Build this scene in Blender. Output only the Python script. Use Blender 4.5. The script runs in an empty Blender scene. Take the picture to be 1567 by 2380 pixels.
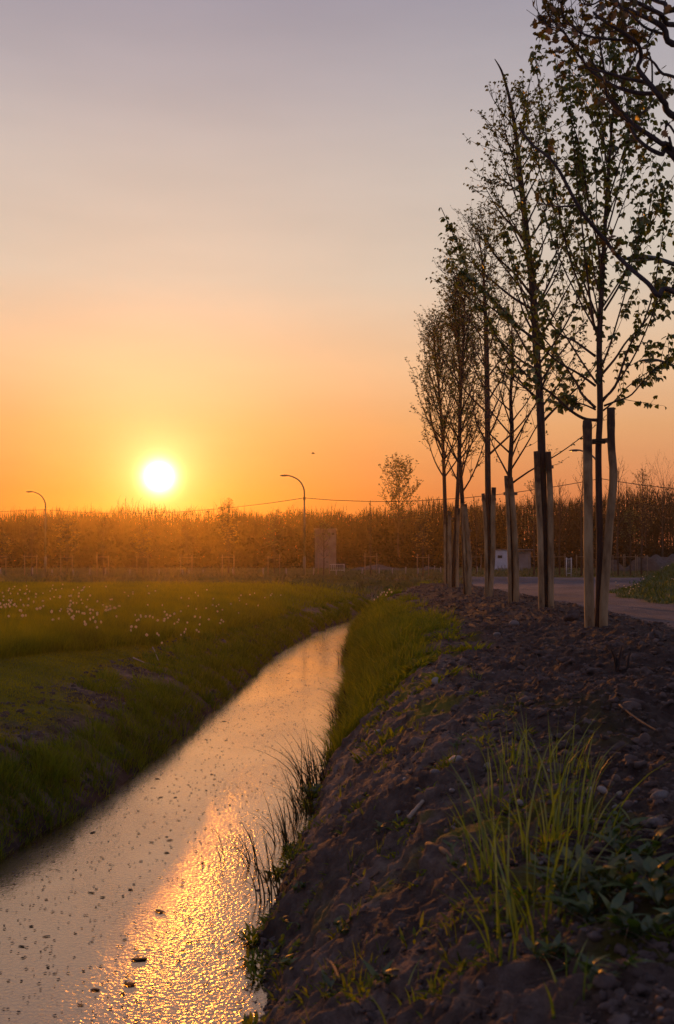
import bpy, math
import numpy as np
from mathutils import Vector

rng = np.random.default_rng(11)
S = bpy.context.scene
COL = S.collection
F, HZ, CZ = 2313.9, 1303.0, 2.0        # focal length in photo units, eye level, eye height


def at(x, y, d):
    """world point seen at (x, y) of the photo at depth d"""
    return np.array([d * (x - 783.5) / F, d, CZ + d * (HZ - y) / F])


def lin(r, g, b):
    f = lambda c: (c / 255 / 12.92) if c / 255 <= 0.04045 else ((c / 255 + 0.055) / 1.055) ** 2.4
    return (f(r), f(g), f(b), 1.0)


def nrm(v):
    return v / (np.linalg.norm(v, axis=-1, keepdims=True) + 1e-9)


# ------------------------------------------------------------------ noise
_tab = np.random.default_rng(3).random((256, 256))


def vnoise(x, y):
    xi = np.floor(x).astype(int); yi = np.floor(y).astype(int)
    fx = x - xi; fy = y - yi
    fx = fx * fx * (3 - 2 * fx); fy = fy * fy * (3 - 2 * fy)
    a = _tab[xi & 255, yi & 255]; b = _tab[(xi + 1) & 255, yi & 255]
    c = _tab[xi & 255, (yi + 1) & 255]; d = _tab[(xi + 1) & 255, (yi + 1) & 255]
    return (a * (1 - fx) + b * fx) * (1 - fy) + (c * (1 - fx) + d * fx) * fy


def fbm(x, y, o=4, g=0.5):
    s = 0; a = 1; t = 0
    for k in range(o):
        s = s + a * (vnoise(x * 2 ** k + 17.3 * k, y * 2 ** k + 9.1 * k) - 0.5)
        t += a; a *= g
    return s / t * 2


def sst(a, b, x):
    t = np.clip((x - a) / (b - a), 0, 1)
    return t * t * (3 - 2 * t)


# ------------------------------------------------------------------ terrain
LY = [0, 4.3, 6.64, 8.02, 11.66, 15.6, 19.5, 23.5, 27.7, 31.9, 36, 42, 50]
LX = [-2.75, -2.45, -2.25, -1.99, -1.73, -1.505, -1.40, -1.05, -.64, .1, .9, 2.2, 4.2]
RY = [0, 4.3, 5.16, 5.8, 7.75, 9.5, 11.66, 13.7, 18, 22, 26.1, 32.6, 37, 42, 50]
RX = [-.55, -.36, -.41, -.36, -.246, -.08, .12, .12, .22, .27, .34, .85, 1.7, 2.9, 4.9]


def xl(Y):
    return np.interp(Y, LY, LX) + .10 * fbm(Y * 1.1, Y * 0 + 2.3, 5, .62)


def xr(Y):
    return np.interp(Y, RY, RX) + .12 * fbm(Y * 1.3, Y * 0 + 7.7, 6, .66)


def xe(Y):      # near edge of the gravel road
    return np.interp(Y, [0, 8, 12, 15, 22, 30, 36, 42, 50, 60], [4.9, 4.6, 4.7, 5.0, 5.2, 5.3, 5.2, 5.5, 6.5, 8]) + 0.12 * np.sin(Y * 1.3) + .1 * np.sin(Y * 3.1)


def xv(Y):      # far edge of the gravel road
    return np.interp(Y, [0, 12, 17, 20, 24, 28, 31, 34, 40, 47, 60], [8.2, 8.2, 8.0, 7.8, 7.85, 8.0, 8.4, 9.4, 12, 16, 24]) + 0.15 * np.sin(Y * 1.7)


def xm(Y):      # edge of the tall meadow
    return np.minimum(np.interp(Y, [0, 8, 11.7, 15, 18.8, 22, 60], [-5.6, -4.8, -3.95, -3.0, -2.35, -1.95, 6]), xl(Y) - 0.75) + .06 * np.sin(Y * 3.3)


def H(X, Y):
    X = np.asarray(X, float); Y = np.asarray(Y, float)
    L, R = xl(Y), xr(Y)
    big = 1.0 + 0.0042 * np.clip(Y - 55, 0, 150)
    a = L - X
    zl = np.interp(a, [-.4, -.1, 0, .12, .4, .75, 1.1, 1.6, 2.4, 4], [-.3, -.1, -.02, .11, .35, .51, .61, .73, .88, 1.0])
    b = X - R
    zr = np.interp(b, [-.4, -.1, 0, .12, .45, .85, 1.2, 1.9, 2.6], [-.3, -.1, -.02, .16, .52, .84, .97, 1.03, 1.08])
    zr = zr + 0.10 * np.exp(-((X - 3.35) / .95) ** 2) * sst(6, 9, Y) * sst(42, 37, Y)
    zr = zr + 0.20 * np.exp(-((X - 3.5) / 1.0) ** 2 - ((Y - 8.7) / 1.0) ** 2)
    zr = zr + 0.10 * np.exp(-((X - 1.9) / .7) ** 2 - ((Y - 6.6) / .7) ** 2)
    E, V = xe(Y), xv(Y)
    road = sst(E - .5, E + .15, X)
    zr = zr * (1 - road) + (0.97 + .012 * np.sin(X * 2.2)) * road
    ver = sst(V - .1, V + 2.6, X) * sst(13, 16, Y) * sst(48, 36, Y)
    zr = zr + ver * np.interp(X - V, [0, .8, 1.8, 3, 8], [0.05, .36, .74, .92, .8])
    mid = 0.5 * (L + R)
    z = np.where(X < mid, zl, zr)
    dep = sst(47, 40, Y)
    z = z * dep + (1 - dep) * 1.0
    z = z + (big - 1.0)
    # soil bank along the cross road
    z = z + (0.30 * np.exp(-((Y - 45) / 1.6) ** 2) + .12 * np.exp(-((Y - 53) / 2.5) ** 2)) * (.6 + .8 * vnoise(X * .5, Y * .3)) * sst(44, 47, Y + 3 * (X < 1)) * sst(24, 12, X)
    # roughness
    soil = np.where(X > mid, 1 - road, sst(1.3, .6, a)) * sst(-.1, .25, np.maximum(a, b))
    amp = np.where(X > mid, 0.11, 0.09) * soil * (1 - .68 * sst(1.25, .8, np.maximum(a, b)))
    n1 = fbm(X * 1.6, Y * 1.6, 3)
    n2 = np.abs(fbm(X * 4.5 + 5, Y * 4.5, 4, .6))
    z = z + amp * (n1 * .55 + (n2 - .25) * .9) + (0.030 * fbm(X * 12, Y * 12, 3, .6) + .030 * np.abs(fbm(X * 24 + 3, Y * 24, 3, .65)) * sst(14, 6, Y)) * soil
    z = z + (1 - soil) * (0.03 * fbm(X * .9, Y * .9, 3) + .012 * fbm(X * 8, Y * 8, 2) * sst(30, 10, Y))
    return z


# ------------------------------------------------------------------ mesh building
class MB:
    def __init__(s):
        s.v = []; s.f = []; s.n = 0; s.m = []

    def add(s, v, faces, mi=0):
        """v (n,3); faces: list of (k,m) int arrays"""
        v = np.asarray(v, float).reshape(-1, 3)
        for f in faces:
            f = np.asarray(f, int)
            if len(f):
                s.f.append(f + s.n); s.m.append(mi)
        s.v.append(v); s.n += len(v)

    def tube(s, pts, rad, k=6, mi=0, cap=True):
        pts = np.asarray(pts, float); n = len(pts)
        rad = np.broadcast_to(np.asarray(rad, float), (n,))
        t = np.gradient(pts, axis=0); t = nrm(t)
        ref = np.array([0.31, 0.95, 0.05]) if abs(t[0, 2]) > .6 else np.array([0.05, .1, 1.0])
        u = nrm(np.cross(t, ref)); w = np.cross(t, u)
        an = np.arange(k) * 2 * np.pi / k
        ring = u[:, None, :] * np.cos(an)[None, :, None] + w[:, None, :] * np.sin(an)[None, :, None]
        v = (pts[:, None, :] + ring * rad[:, None, None]).reshape(-1, 3)
        i = np.arange(n - 1)[:, None] * k; j = np.arange(k)[None, :]; j2 = (j + 1) % k
        q = np.stack([i + j, i + j2, i + k + j2, i + k + j], -1).reshape(-1, 4)
        fs = [q]
        if cap:
            fs += [np.arange(k)[::-1][None, :], (np.arange(k) + (n - 1) * k)[None, :]]
        s.add(v, fs, mi)

    def box(s, c, sz, rz=0, mi=0, tilt=0):
        c = np.asarray(c, float); x, y, z = np.asarray(sz) / 2
        v = np.array([[a * x, b * y, d * z] for a in (-1, 1) for b in (-1, 1) for d in (-1, 1)])
        ct, st = math.cos(tilt), math.sin(tilt)
        v = np.stack([v[:, 0] * ct - v[:, 2] * st, v[:, 1], v[:, 0] * st + v[:, 2] * ct], 1)
        cr, sr = math.cos(rz), math.sin(rz)
        v = np.stack([v[:, 0] * cr - v[:, 1] * sr, v[:, 0] * sr + v[:, 1] * cr, v[:, 2]], 1)
        s.add(v + c, [np.array([[0, 1, 3, 2], [4, 6, 7, 5], [0, 4, 5, 1], [2, 3, 7, 6], [0, 2, 6, 4], [1, 5, 7, 3]])], mi)

    def mesh(s, name, mats, smooth=True):
        me = bpy.data.meshes.new(name)
        V = np.concatenate(s.v) if s.v else np.zeros((0, 3))
        me.vertices.add(len(V)); me.vertices.foreach_set('co', V.astype(np.float32).ravel())
        tot = np.concatenate([np.full(len(f), f.shape[1]) for f in s.f])
        idx = np.concatenate([f.ravel() for f in s.f])
        me.loops.add(len(idx)); me.loops.foreach_set('vertex_index', idx.astype(np.int32))
        me.polygons.add(len(tot))
        st = np.concatenate([[0], np.cumsum(tot)[:-1]])
        me.polygons.foreach_set('loop_start', st.astype(np.int32))
        me.polygons.foreach_set('use_smooth', np.full(len(tot), smooth))
        for m in (mats if isinstance(mats, (list, tuple)) else [mats]):
            me.materials.append(m)
        mi = np.concatenate([np.full(len(f), k) for f, k in zip(s.f, s.m)])
        me.polygons.foreach_set('material_index', mi.astype(np.int32))
        me.update(calc_edges=True)
        return me

    def build(s, name, mats, parent=None, smooth=True, origin=None):
        if origin is not None:
            s.v = [v - np.asarray(origin) for v in s.v]
        o = bpy.data.objects.new(name, s.mesh(name, mats, smooth)); COL.objects.link(o)
        if parent is not None:
            o.parent = parent
        elif origin is not None:
            o.location = origin
        return o


def tag(o, label=None, cat=None, group=None, kind=None):
    if label: o['label'] = label
    if cat: o['category'] = cat
    if group: o['group'] = group
    if kind: o['kind'] = kind
    return o


def empty(name, loc, label, cat, group=None):
    o = bpy.data.objects.new(name, None); COL.objects.link(o)
    o.location = loc; o.empty_display_size = .1
    return tag(o, label, cat, group)


def dup(root, loc, rz=0, sc=1, label=None):
    r = root.copy(); COL.objects.link(r); r.location = loc; r.rotation_euler = (0, 0, rz); r.scale = (sc, sc, sc)
    if label: r['label'] = label
    for ch in list(root.children):
        c = ch.copy(); COL.objects.link(c); c.parent = r
        for g in ch.children:
            d = g.copy(); COL.objects.link(d); d.parent = c
    return r


# ------------------------------------------------------------------ materials
def mat(name):
    m = bpy.data.materials.new(name); m.use_nodes = True
    nt = m.node_tree; nt.nodes.clear()
    out = nt.nodes.new('ShaderNodeOutputMaterial')
    return m, nt, out


def N(nt, typ, **kw):
    n = nt.nodes.new(typ)
    for k, v in kw.items():
        if k.startswith('i_'):
            n.inputs[k[2:].replace('_', ' ')].default_value = v
        else:
            setattr(n, k, v)
    return n


def ramp(nt, fac, stops):
    r = nt.nodes.new('ShaderNodeValToRGB'); e = r.color_ramp.elements
    while len(e) < len(stops): e.new(.5)
    for k, (p, c) in enumerate(stops):
        e[k].position = p; e[k].color = c if len(c) == 4 else (*c, 1)
    nt.links.new(fac, r.inputs[0]); return r


def noise_mat(name, stops, scale=4, rough=.9, bump=.4, bscale=None, bdist=.02, stretch=None, detail=6, spec=.2):
    m, nt, out = mat(name); L = nt.links
    tc = N(nt, 'ShaderNodeTexCoord'); vec = tc.outputs['Object']
    if stretch:
        mp = N(nt, 'ShaderNodeMapping'); mp.inputs['Scale'].default_value = stretch
        L.new(vec, mp.inputs[0]); vec = mp.outputs[0]
    nz = N(nt, 'ShaderNodeTexNoise'); nz.inputs['Scale'].default_value = scale; nz.inputs['Detail'].default_value = detail; nz.inputs['Roughness'].default_value = .65
    L.new(vec, nz.inputs['Vector'])
    r = ramp(nt, nz.outputs[0], stops)
    b = N(nt, 'ShaderNodeBsdfPrincipled'); b.inputs['Roughness'].default_value = rough; b.inputs['Specular IOR Level'].default_value = spec
    L.new(r.outputs[0], b.inputs['Base Color'])
    if bump:
        n2 = N(nt, 'ShaderNodeTexNoise'); n2.inputs['Scale'].default_value = bscale or scale * 4; n2.inputs['Detail'].default_value = 5
        L.new(vec, n2.inputs['Vector'])
        bp = N(nt, 'ShaderNodeBump'); bp.inputs['Strength'].default_value = bump; bp.inputs['Distance'].default_value = bdist
        L.new(n2.outputs[0], bp.inputs['Height']); L.new(bp.outputs[0], b.inputs['Normal'])
    L.new(b.outputs[0], out.inputs[0])
    return m


def leaf_mat(name, c1, c2, trans=.45, scale=3, tcol=None, gloss=.06):
    m, nt, out = mat(name); L = nt.links
    g = N(nt, 'ShaderNodeNewGeometry')
    nz = N(nt, 'ShaderNodeTexNoise'); nz.inputs['Scale'].default_value = scale; nz.inputs['Detail'].default_value = 3
    L.new(g.outputs['Position'], nz.inputs['Vector'])
    add = N(nt, 'ShaderNodeMath', operation='MULTIPLY_ADD'); add.inputs[1].default_value = .45
    L.new(g.outputs['Random Per Island'], add.inputs[0]); 
    sub = N(nt, 'ShaderNodeMath', operation='SUBTRACT'); sub.inputs[1].default_value = .2
    L.new(nz.outputs[0], sub.inputs[0]); L.new(sub.outputs[0], add.inputs[2])
    r = ramp(nt, add.outputs[0], [(.2, c1), (.75, c2)])
    d = N(nt, 'ShaderNodeBsdfDiffuse'); t = N(nt, 'ShaderNodeBsdfTranslucent'); gl = N(nt, 'ShaderNodeBsdfGlossy'); gl.inputs['Roughness'].default_value = .45
    L.new(r.outputs[0], d.inputs[0])
    hs = N(nt, 'ShaderNodeMixRGB', blend_type='MULTIPLY'); hs.inputs[0].default_value = 1; hs.inputs[2].default_value = tcol or (1.5, 1.3, .35, 1)
    L.new(r.outputs[0], hs.inputs[1]); L.new(hs.outputs[0], t.inputs[0])
    mx = N(nt, 'ShaderNodeMixShader'); mx.inputs[0].default_value = trans
    L.new(d.outputs[0], mx.inputs[1]); L.new(t.outputs[0], mx.inputs[2])
    m2 = N(nt, 'ShaderNodeMixShader'); m2.inputs[0].default_value = gloss
    L.new(mx.outputs[0], m2.inputs[1]); L.new(gl.outputs[0], m2.inputs[2])
    L.new(m2.outputs[0], out.inputs[0])
    return m


M = {}
M['bark'] = noise_mat('bark', [(.3, (.028, .018, .016)), (.7, (.075, .05, .045))], 14, .95, .8, 60, .01, (1, 1, .25))
M['barkd'] = noise_mat('dark_bark', [(.3, (.018, .013, .013)), (.7, (.05, .036, .036))], 14, .95, .8, 60, .01, (1, 1, .25))
M['oakbark'] = noise_mat('oak_bark', [(.3, (.020, .016, .020)), (.7, (.055, .042, .045))], 20, .9, .7, 80, .008)
M['stake'] = noise_mat('peeled_wood', [(.30, (.045, .026, .016)), (.40, (.17, .105, .058)), (.60, (.33, .225, .13)), (.8, (.43, .315, .19))], 3.2, .85, .6, 40, .006, (2.2, 2.2, .55), 8)
nt = M['stake'].node_tree; L = nt.links; bs_ = next(n for n in nt.nodes if n.type == 'BSDF_PRINCIPLED'); src = bs_.inputs['Base Color'].links[0].from_socket
tco = N(nt, 'ShaderNodeTexCoord'); sxo = N(nt, 'ShaderNodeSeparateXYZ'); L.new(tco.outputs['Object'], sxo.inputs[0])
nzo = N(nt, 'ShaderNodeTexNoise'); nzo.inputs['Scale'].default_value = 5; nzo.inputs['Detail'].default_value = 4; L.new(tco.outputs['Object'], nzo.inputs['Vector'])
mo = N(nt, 'ShaderNodeMath', operation='MULTIPLY_ADD'); mo.inputs[1].default_value = 1.6; L.new(nzo.outputs[0], mo.inputs[0]); L.new(sxo.outputs[2], mo.inputs[2])
ro = N(nt, 'ShaderNodeMapRange'); ro.inputs[1].default_value = 2.65; ro.inputs[2].default_value = 3.15; L.new(mo.outputs[0], ro.inputs[0])
xo = N(nt, 'ShaderNodeMixRGB'); L.new(ro.outputs[0], xo.inputs[0]); L.new(src, xo.inputs[1]); xo.inputs[2].default_value = (.045, .030, .024, 1); L.new(xo.outputs[0], bs_.inputs['Base Color'])
M['sawn'] = noise_mat('sawn_wood', [(.3, (.15, .10, .065)), (.7, (.24, .17, .115))], 12, .85, .3, 60, .004)
M['strap'] = noise_mat('tie_strap', [(.3, (.01, .014, .013)), (.7, (.03, .035, .03))], 20, .8, .2)
M['leafA'] = leaf_mat('broad_leaf', (.026, .048, .008), (.085, .12, .016), .45)
M['leafB'] = leaf_mat('young_leaf', (.034, .048, .008), (.105, .12, .018), .45)
M['leafO'] = leaf_mat('oak_leaf', (.026, .026, .008), (.085, .062, .014), .42)
M['leafY'] = leaf_mat('yellow_leaf', (.10, .08, .012), (.26, .17, .02), .45, .8)
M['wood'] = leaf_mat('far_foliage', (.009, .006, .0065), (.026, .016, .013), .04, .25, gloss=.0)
M['grassM'] = leaf_mat('meadow_grass', (.08, .10, .004), (.21, .235, .008), .6, .7, (1.45, 1.2, .3, 1), gloss=.015)
M['grassV'] = leaf_mat('rank_grass', (.022, .028, .004), (.07, .075, .008), .45, .5, (1.45, 1.25, .3, 1))
M['grassS'] = leaf_mat('short_grass', (.115, .12, .004), (.26, .24, .008), .55, 1.2, (1.4, 1.2, .3, 1), gloss=.015)
M['grassB'] = leaf_mat('bank_grass', (.045, .075, .006), (.15, .19, .012), .52, 2.5, (1.5, 1.35, .3, 1), gloss=.015)
M['grassF'] = leaf_mat('long_grass', (.042, .085, .008), (.105, .165, .014), .5, 4, (1.4, 1.35, .28, 1))
M['reed'] = leaf_mat('reed', (.008, .011, .004), (.024, .026, .007), .25, 6, gloss=.02)
M['weed'] = leaf_mat('weed_leaf', (.022, .038, .012), (.06, .10, .024), .4, 6, (1.2, 1.3, .3, 1))
M['fluff'] = leaf_mat('seed_fluff', (.60, .50, .36), (.8, .68, .5), .55, 30, (1.1, 1, .85, 1), 0)
M['stone'] = noise_mat('stone', [(.3, (.085, .074, .078)), (.7, (.18, .16, .165))], 9, .7, .5, 40, .01, spec=.35)
M['palestone'] = noise_mat('pale_stone', [(.3, (.19, .165, .16)), (.7, (.33, .29, .28))], 9, .7, .5, 40, .01, spec=.35)
M['clod'] = noise_mat('clod', [(.3, (.04, .029, .028)), (.55, (.085, .062, .058)), (.8, (.16, .125, .118))], 7, .95, .7, 45, .012)
M['twig'] = noise_mat('dry_twig', [(.3, (.05, .032, .025)), (.7, (.14, .095, .07))], 12, .9, .4, 50, .004)
M['palestick'] = noise_mat('pale_stick', [(.3, (.2, .16, .13)), (.7, (.38, .31, .25))], 12, .9, .4, 50, .004)
M['metal'] = noise_mat('painted_steel', [(.3, (.030, .038, .034)), (.7, (.05, .058, .05))], 3, .45, .1, spec=.5)
M['lamphead'] = noise_mat('lamp_casting', [(.3, (.028, .036, .033)), (.7, (.045, .053, .048))], 6, .4, .1, spec=.5)
M['lens'] = noise_mat('lamp_glass', [(.3, (.25, .25, .24)), (.7, (.32, .32, .3))], 6, .2, 0, spec=.6)
M['cable'] = noise_mat('cable', [(.3, (.012, .01, .01)), (.7, (.02, .018, .016))], 6, .6, 0)
M['post'] = noise_mat('white_post', [(.3, (.16, .14, .13)), (.7, (.27, .245, .235))], 6, .8, .1)
M['render'] = noise_mat('old_render', [(.25, (.06, .05, .047)), (.5, (.12, .105, .10)), (.75, (.19, .17, .165))], 1.2, .9, .3, 20, .01)
M['slab'] = noise_mat('roof_slab', [(.3, (.10, .085, .085)), (.7, (.17, .15, .15))], 3, .9, .3)
M['darkwin'] = noise_mat('dark_opening', [(.3, (.012, .011, .012)), (.7, (.022, .02, .02))], 5, .5, 0)
M['galv'] = noise_mat('galvanised', [(.3, (.30, .31, .34)), (.7, (.42, .43, .47))], 8, .5, .1, spec=.5)
M['gravheap'] = noise_mat('gravel_heap_stone', [(.3, (.05, .043, .044)), (.7, (.12, .105, .108))], 3, .95, .9, 12, .1)
M['rubble'] = noise_mat('rubble_earth', [(.3, (.05, .035, .03)), (.7, (.11, .08, .07))], 2, .95, .9, 8, .15)
M['wallc'] = noise_mat('grey_concrete', [(.3, (.14, .125, .13)), (.7, (.22, .2, .205))], 1.2, .9, .3)
M['plume'] = noise_mat('bird_plumage', [(.3, (.02, .015, .015)), (.7, (.04, .03, .03))], 9, .9, 0)
M['debris'] = noise_mat('wet_leaf_litter', [(.3, (.014, .009, .008)), (.7, (.04, .026, .02))], 20, .7, .4)
M['bud'] = noise_mat('catkin', [(.3, (.03, .02, .012)), (.7, (.06, .04, .02))], 20, .9, 0)

# graffiti wall: pale render with faded red scribble
m, nt, out = mat('graffiti_render'); L = nt.links
tc = N(nt, 'ShaderNodeTexCoord')
nz = N(nt, 'ShaderNodeTexNoise'); nz.inputs['Scale'].default_value = 1.6; nz.inputs['Detail'].default_value = 4; L.new(tc.outputs['Object'], nz.inputs['Vector'])
wv = N(nt, 'ShaderNodeTexWave'); wv.inputs['Scale'].default_value = 1.3; wv.inputs['Distortion'].default_value = 9; wv.inputs['Detail'].default_value = 2; wv.inputs['Detail Scale'].default_value = 1.6
L.new(tc.outputs['Object'], wv.inputs['Vector'])
r1 = ramp(nt, nz.outputs[0], [(.3, (.36, .36, .42)), (.7, (.52, .52, .6))])
r2 = ramp(nt, wv.outputs[0], [(.55, (0, 0, 0)), (.72, (1, 1, 1))])
sx = N(nt, 'ShaderNodeSeparateXYZ'); L.new(tc.outputs['Object'], sx.inputs[0])
mr = N(nt, 'ShaderNodeMapRange'); mr.inputs[1].default_value = -.2; mr.inputs[2].default_value = .25; L.new(sx.outputs[0], mr.inputs[0])
mz = N(nt, 'ShaderNodeMapRange'); mz.inputs[1].default_value = 1.15; mz.inputs[2].default_value = .8; L.new(sx.outputs[2], mz.inputs[0])
mm = N(nt, 'ShaderNodeMath', operation='MULTIPLY'); L.new(mr.outputs[0], mm.inputs[0]); L.new(mz.outputs[0], mm.inputs[1])
m3 = N(nt, 'ShaderNodeMath', operation='MULTIPLY'); L.new(mm.outputs[0], m3.inputs[0]); L.new(r2.outputs[0], m3.inputs[1])
mx = N(nt, 'ShaderNodeMixRGB'); L.new(m3.outputs[0], mx.inputs[0]); L.new(r1.outputs[0], mx.inputs[1]); mx.inputs[2].default_value = (.38, .12, .12, 1)
b = N(nt, 'ShaderNodeBsdfPrincipled'); b.inputs['Roughness'].default_value = .9; L.new(mx.outputs[0], b.inputs['Base Color']); L.new(b.outputs[0], out.inputs[0])
M['graffiti'] = m

# ground: soil / turf / gravel chosen by what lies there
m, nt, out = mat('ground_cover'); L = nt.links
geo = N(nt, 'ShaderNodeNewGeometry'); P_ = geo.outputs['Position']


def gn(scale, detail=5, rough=.6):
    n = N(nt, 'ShaderNodeTexNoise'); n.inputs['Scale'].default_value = scale; n.inputs['Detail'].default_value = detail; n.inputs['Roughness'].default_value = rough
    L.new(P_, n.inputs['Vector']); return n.outputs[0]


soil = ramp(nt, gn(9, 8, .7), [(.28, (.050, .034, .030)), (.5, (.115, .082, .072)), (.66, (.175, .132, .118)), (.8, (.31, .25, .23))])
soil2 = ramp(nt, gn(1.5, 5), [(.32, (.55, .52, .52)), (.5, (.95, .93, .92)), (.68, (1.45, 1.42, 1.40))])
sm = N(nt, 'ShaderNodeMixRGB', blend_type='MULTIPLY'); sm.inputs[0].default_value = 1; L.new(soil.outputs[0], sm.inputs[1]); L.new(soil2.outputs[0], sm.inputs[2])
turf = ramp(nt, gn(3, 6), [(.3, (.065, .068, .004)), (.55, (.145, .138, .008)), (.75, (.21, .17, .012))])
grav = ramp(nt, gn(22, 8, .75), [(.3, (.05, .044, .054)), (.5, (.09, .08, .098)), (.7, (.14, .125, .146)), (.85, (.25, .225, .245))])
grav2 = ramp(nt, gn(.6, 4), [(.35, (.7, .7, .72)), (.65, (1.2, 1.18, 1.2))])
gm = N(nt, 'ShaderNodeMixRGB', blend_type='MULTIPLY'); gm.inputs[0].default_value = 1; L.new(grav.outputs[0], gm.inputs[1]); L.new(grav2.outputs[0], gm.inputs[2])
af = N(nt, 'ShaderNodeAttribute', attribute_name='fresh_soil')
ag = N(nt, 'ShaderNodeAttribute', attribute_name='turf'); av = N(nt, 'ShaderNodeAttribute', attribute_name='gravel')
x1 = N(nt, 'ShaderNodeMixRGB'); L.new(ag.outputs['Fac'], x1.inputs[0]); L.new(sm.outputs[0], x1.inputs[1]); L.new(turf.outputs[0], x1.inputs[2])
s3 = N(nt, 'ShaderNodeMixRGB', blend_type='MULTIPLY'); L.new(af.outputs['Fac'], s3.inputs[0]); L.new(x1.outputs[0], s3.inputs[1]); s3.inputs[2].default_value = (.48, .45, .45, 1); x1 = s3
x2 = N(nt, 'ShaderNodeMixRGB'); L.new(av.outputs['Fac'], x2.inputs[0]); L.new(x1.outputs[0], x2.inputs[1]); L.new(gm.outputs[0], x2.inputs[2])
b = N(nt, 'ShaderNodeBsdfPrincipled'); b.inputs['Roughness'].default_value = .92; b.inputs['Specular IOR Level'].default_value = .15
L.new(x2.outputs[0], b.inputs['Base Color'])
bp = N(nt, 'ShaderNodeBump'); bp.inputs['Strength'].default_value = .9; bp.inputs['Distance'].default_value = .03; L.new(gn(26, 7, .7), bp.inputs['Height'])
bq = N(nt, 'ShaderNodeBump'); bq.inputs['Strength'].default_value = .8; bq.inputs['Distance'].default_value = .012; L.new(gn(95, 5, .7), bq.inputs['Height']); L.new(bp.outputs[0], bq.inputs['Normal'])
L.new(bq.outputs[0], b.inputs['Normal']); L.new(b.outputs[0], out.inputs[0])
M['ground'] = m

# water
m, nt, out = mat('ditch_water'); L = nt.links
geo = N(nt, 'ShaderNodeNewGeometry')


def wn(scale, st, detail=2, dist=0):
    mp = N(nt, 'ShaderNodeMapping'); mp.inputs['Scale'].default_value = st; L.new(geo.outputs['Position'], mp.inputs[0])
    n = N(nt, 'ShaderNodeTexNoise'); n.inputs['Scale'].default_value = scale; n.inputs['Detail'].default_value = detail; n.inputs['Distortion'].default_value = dist
    L.new(mp.outputs[0], n.inputs['Vector']); return n.outputs[0]


def wsurf(rough, s1, s2):
    b = N(nt, 'ShaderNodeBsdfPrincipled'); b.inputs['Base Color'].default_value = (.385, .285, .215, 1); b.inputs['Metallic'].default_value = 1.0
    b.inputs['Roughness'].default_value = rough; b.inputs['IOR'].default_value = 3.4
    b1 = N(nt, 'ShaderNodeBump'); b1.inputs['Strength'].default_value = s1; b1.inputs['Distance'].default_value = .009; L.new(w_fine, b1.inputs['Height'])
    b2 = N(nt, 'ShaderNodeBump'); b2.inputs['Strength'].default_value = s2; b2.inputs['Distance'].default_value = .010; L.new(w_big, b2.inputs['Height']); L.new(b1.outputs[0], b2.inputs['Normal'])
    L.new(b2.outputs[0], b.inputs['Normal']); return b.outputs[0]


w_fine, w_big = wn(46, (1, 1, 1), 2, .4), wn(6, (1, .8, 1), 2, .2)
wpat = N(nt, 'ShaderNodeMapRange'); wpat.inputs[1].default_value = .35; wpat.inputs[2].default_value = .7; wpat.inputs[3].default_value = .16; wpat.inputs[4].default_value = .66
L.new(wn(1.0, (1, .45, 1), 5, .8), wpat.inputs[0])
wm = N(nt, 'ShaderNodeMixShader'); L.new(wpat.outputs[0], wm.inputs[0]); L.new(wsurf(.06, .09, .06), wm.inputs[1]); L.new(wsurf(.165, .62, .12), wm.inputs[2])
L.new(wm.outputs[0], out.inputs[0])
M['water'] = m

# ------------------------------------------------------------------ sky, sun, haze
SUN_AZ = math.atan2(370 - 783.5, F); SUN_EL = math.atan((HZ - 1108) / math.hypot(F, 370 - 783.5))
SD = Vector((math.sin(SUN_AZ) * math.cos(SUN_EL), math.cos(SUN_AZ) * math.cos(SUN_EL), math.sin(SUN_EL)))
W = bpy.data.worlds.new('World'); S.world = W; W.use_nodes = True
nt = W.node_tree; nt.nodes.clear(); L = nt.links
out = N(nt, 'ShaderNodeOutputWorld'); bg = N(nt, 'ShaderNodeBackground')
tc = N(nt, 'ShaderNodeTexCoord'); D_ = tc.outputs['Generated']
sx = N(nt, 'ShaderNodeSeparateXYZ'); L.new(D_, sx.inputs[0])
mr = N(nt, 'ShaderNodeMapRange'); mr.inputs[1].default_value = 0; mr.inputs[2].default_value = .7; L.new(sx.outputs[2], mr.inputs[0])
SKY = [(0.0, (.55, .16, .070)), (.03, (.58, .165, .075)), (.066, (.645, .225, .098)), (.13, (.72, .37, .175)), (.192, (.77, .51, .32)), (.27, (.635, .55, .455)),
       (.364, (.555, .50, .465)), (.43, (.435, .405, .43)), (.49, (.345, .325, .385)), (.58, (.27, .27, .35)), (.7, (.18, .19, .29))]
front = ramp(nt, mr.outputs[0], [(z / .7, c) for z, c in SKY])
back = ramp(nt, mr.outputs[0], [(0, (.26, .21, .25)), (.15, (.34, .28, .33)), (.5, (.30, .28, .36)), (1, (.22, .23, .36))])
mf = N(nt, 'ShaderNodeMapRange', interpolation_type='SMOOTHSTEP'); mf.inputs[1].default_value = -.35; mf.inputs[2].default_value = .75; L.new(sx.outputs[1], mf.inputs[0])
mx = N(nt, 'ShaderNodeMixRGB'); L.new(mf.outputs[0], mx.inputs[0]); L.new(back.outputs[0], mx.inputs[1]); L.new(front.outputs[0], mx.inputs[2])
dt = N(nt, 'ShaderNodeVectorMath', operation='DOT_PRODUCT'); L.new(D_, dt.inputs[0]); dt.inputs[1].default_value = SD
cl = N(nt, 'ShaderNodeMath', operation='MINIMUM'); cl.inputs[1].default_value = .9999999; L.new(dt.outputs['Value'], cl.inputs[0])
ac = N(nt, 'ShaderNodeMath', operation='ARCCOSINE'); L.new(cl.outputs[0], ac.inputs[0])
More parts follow.
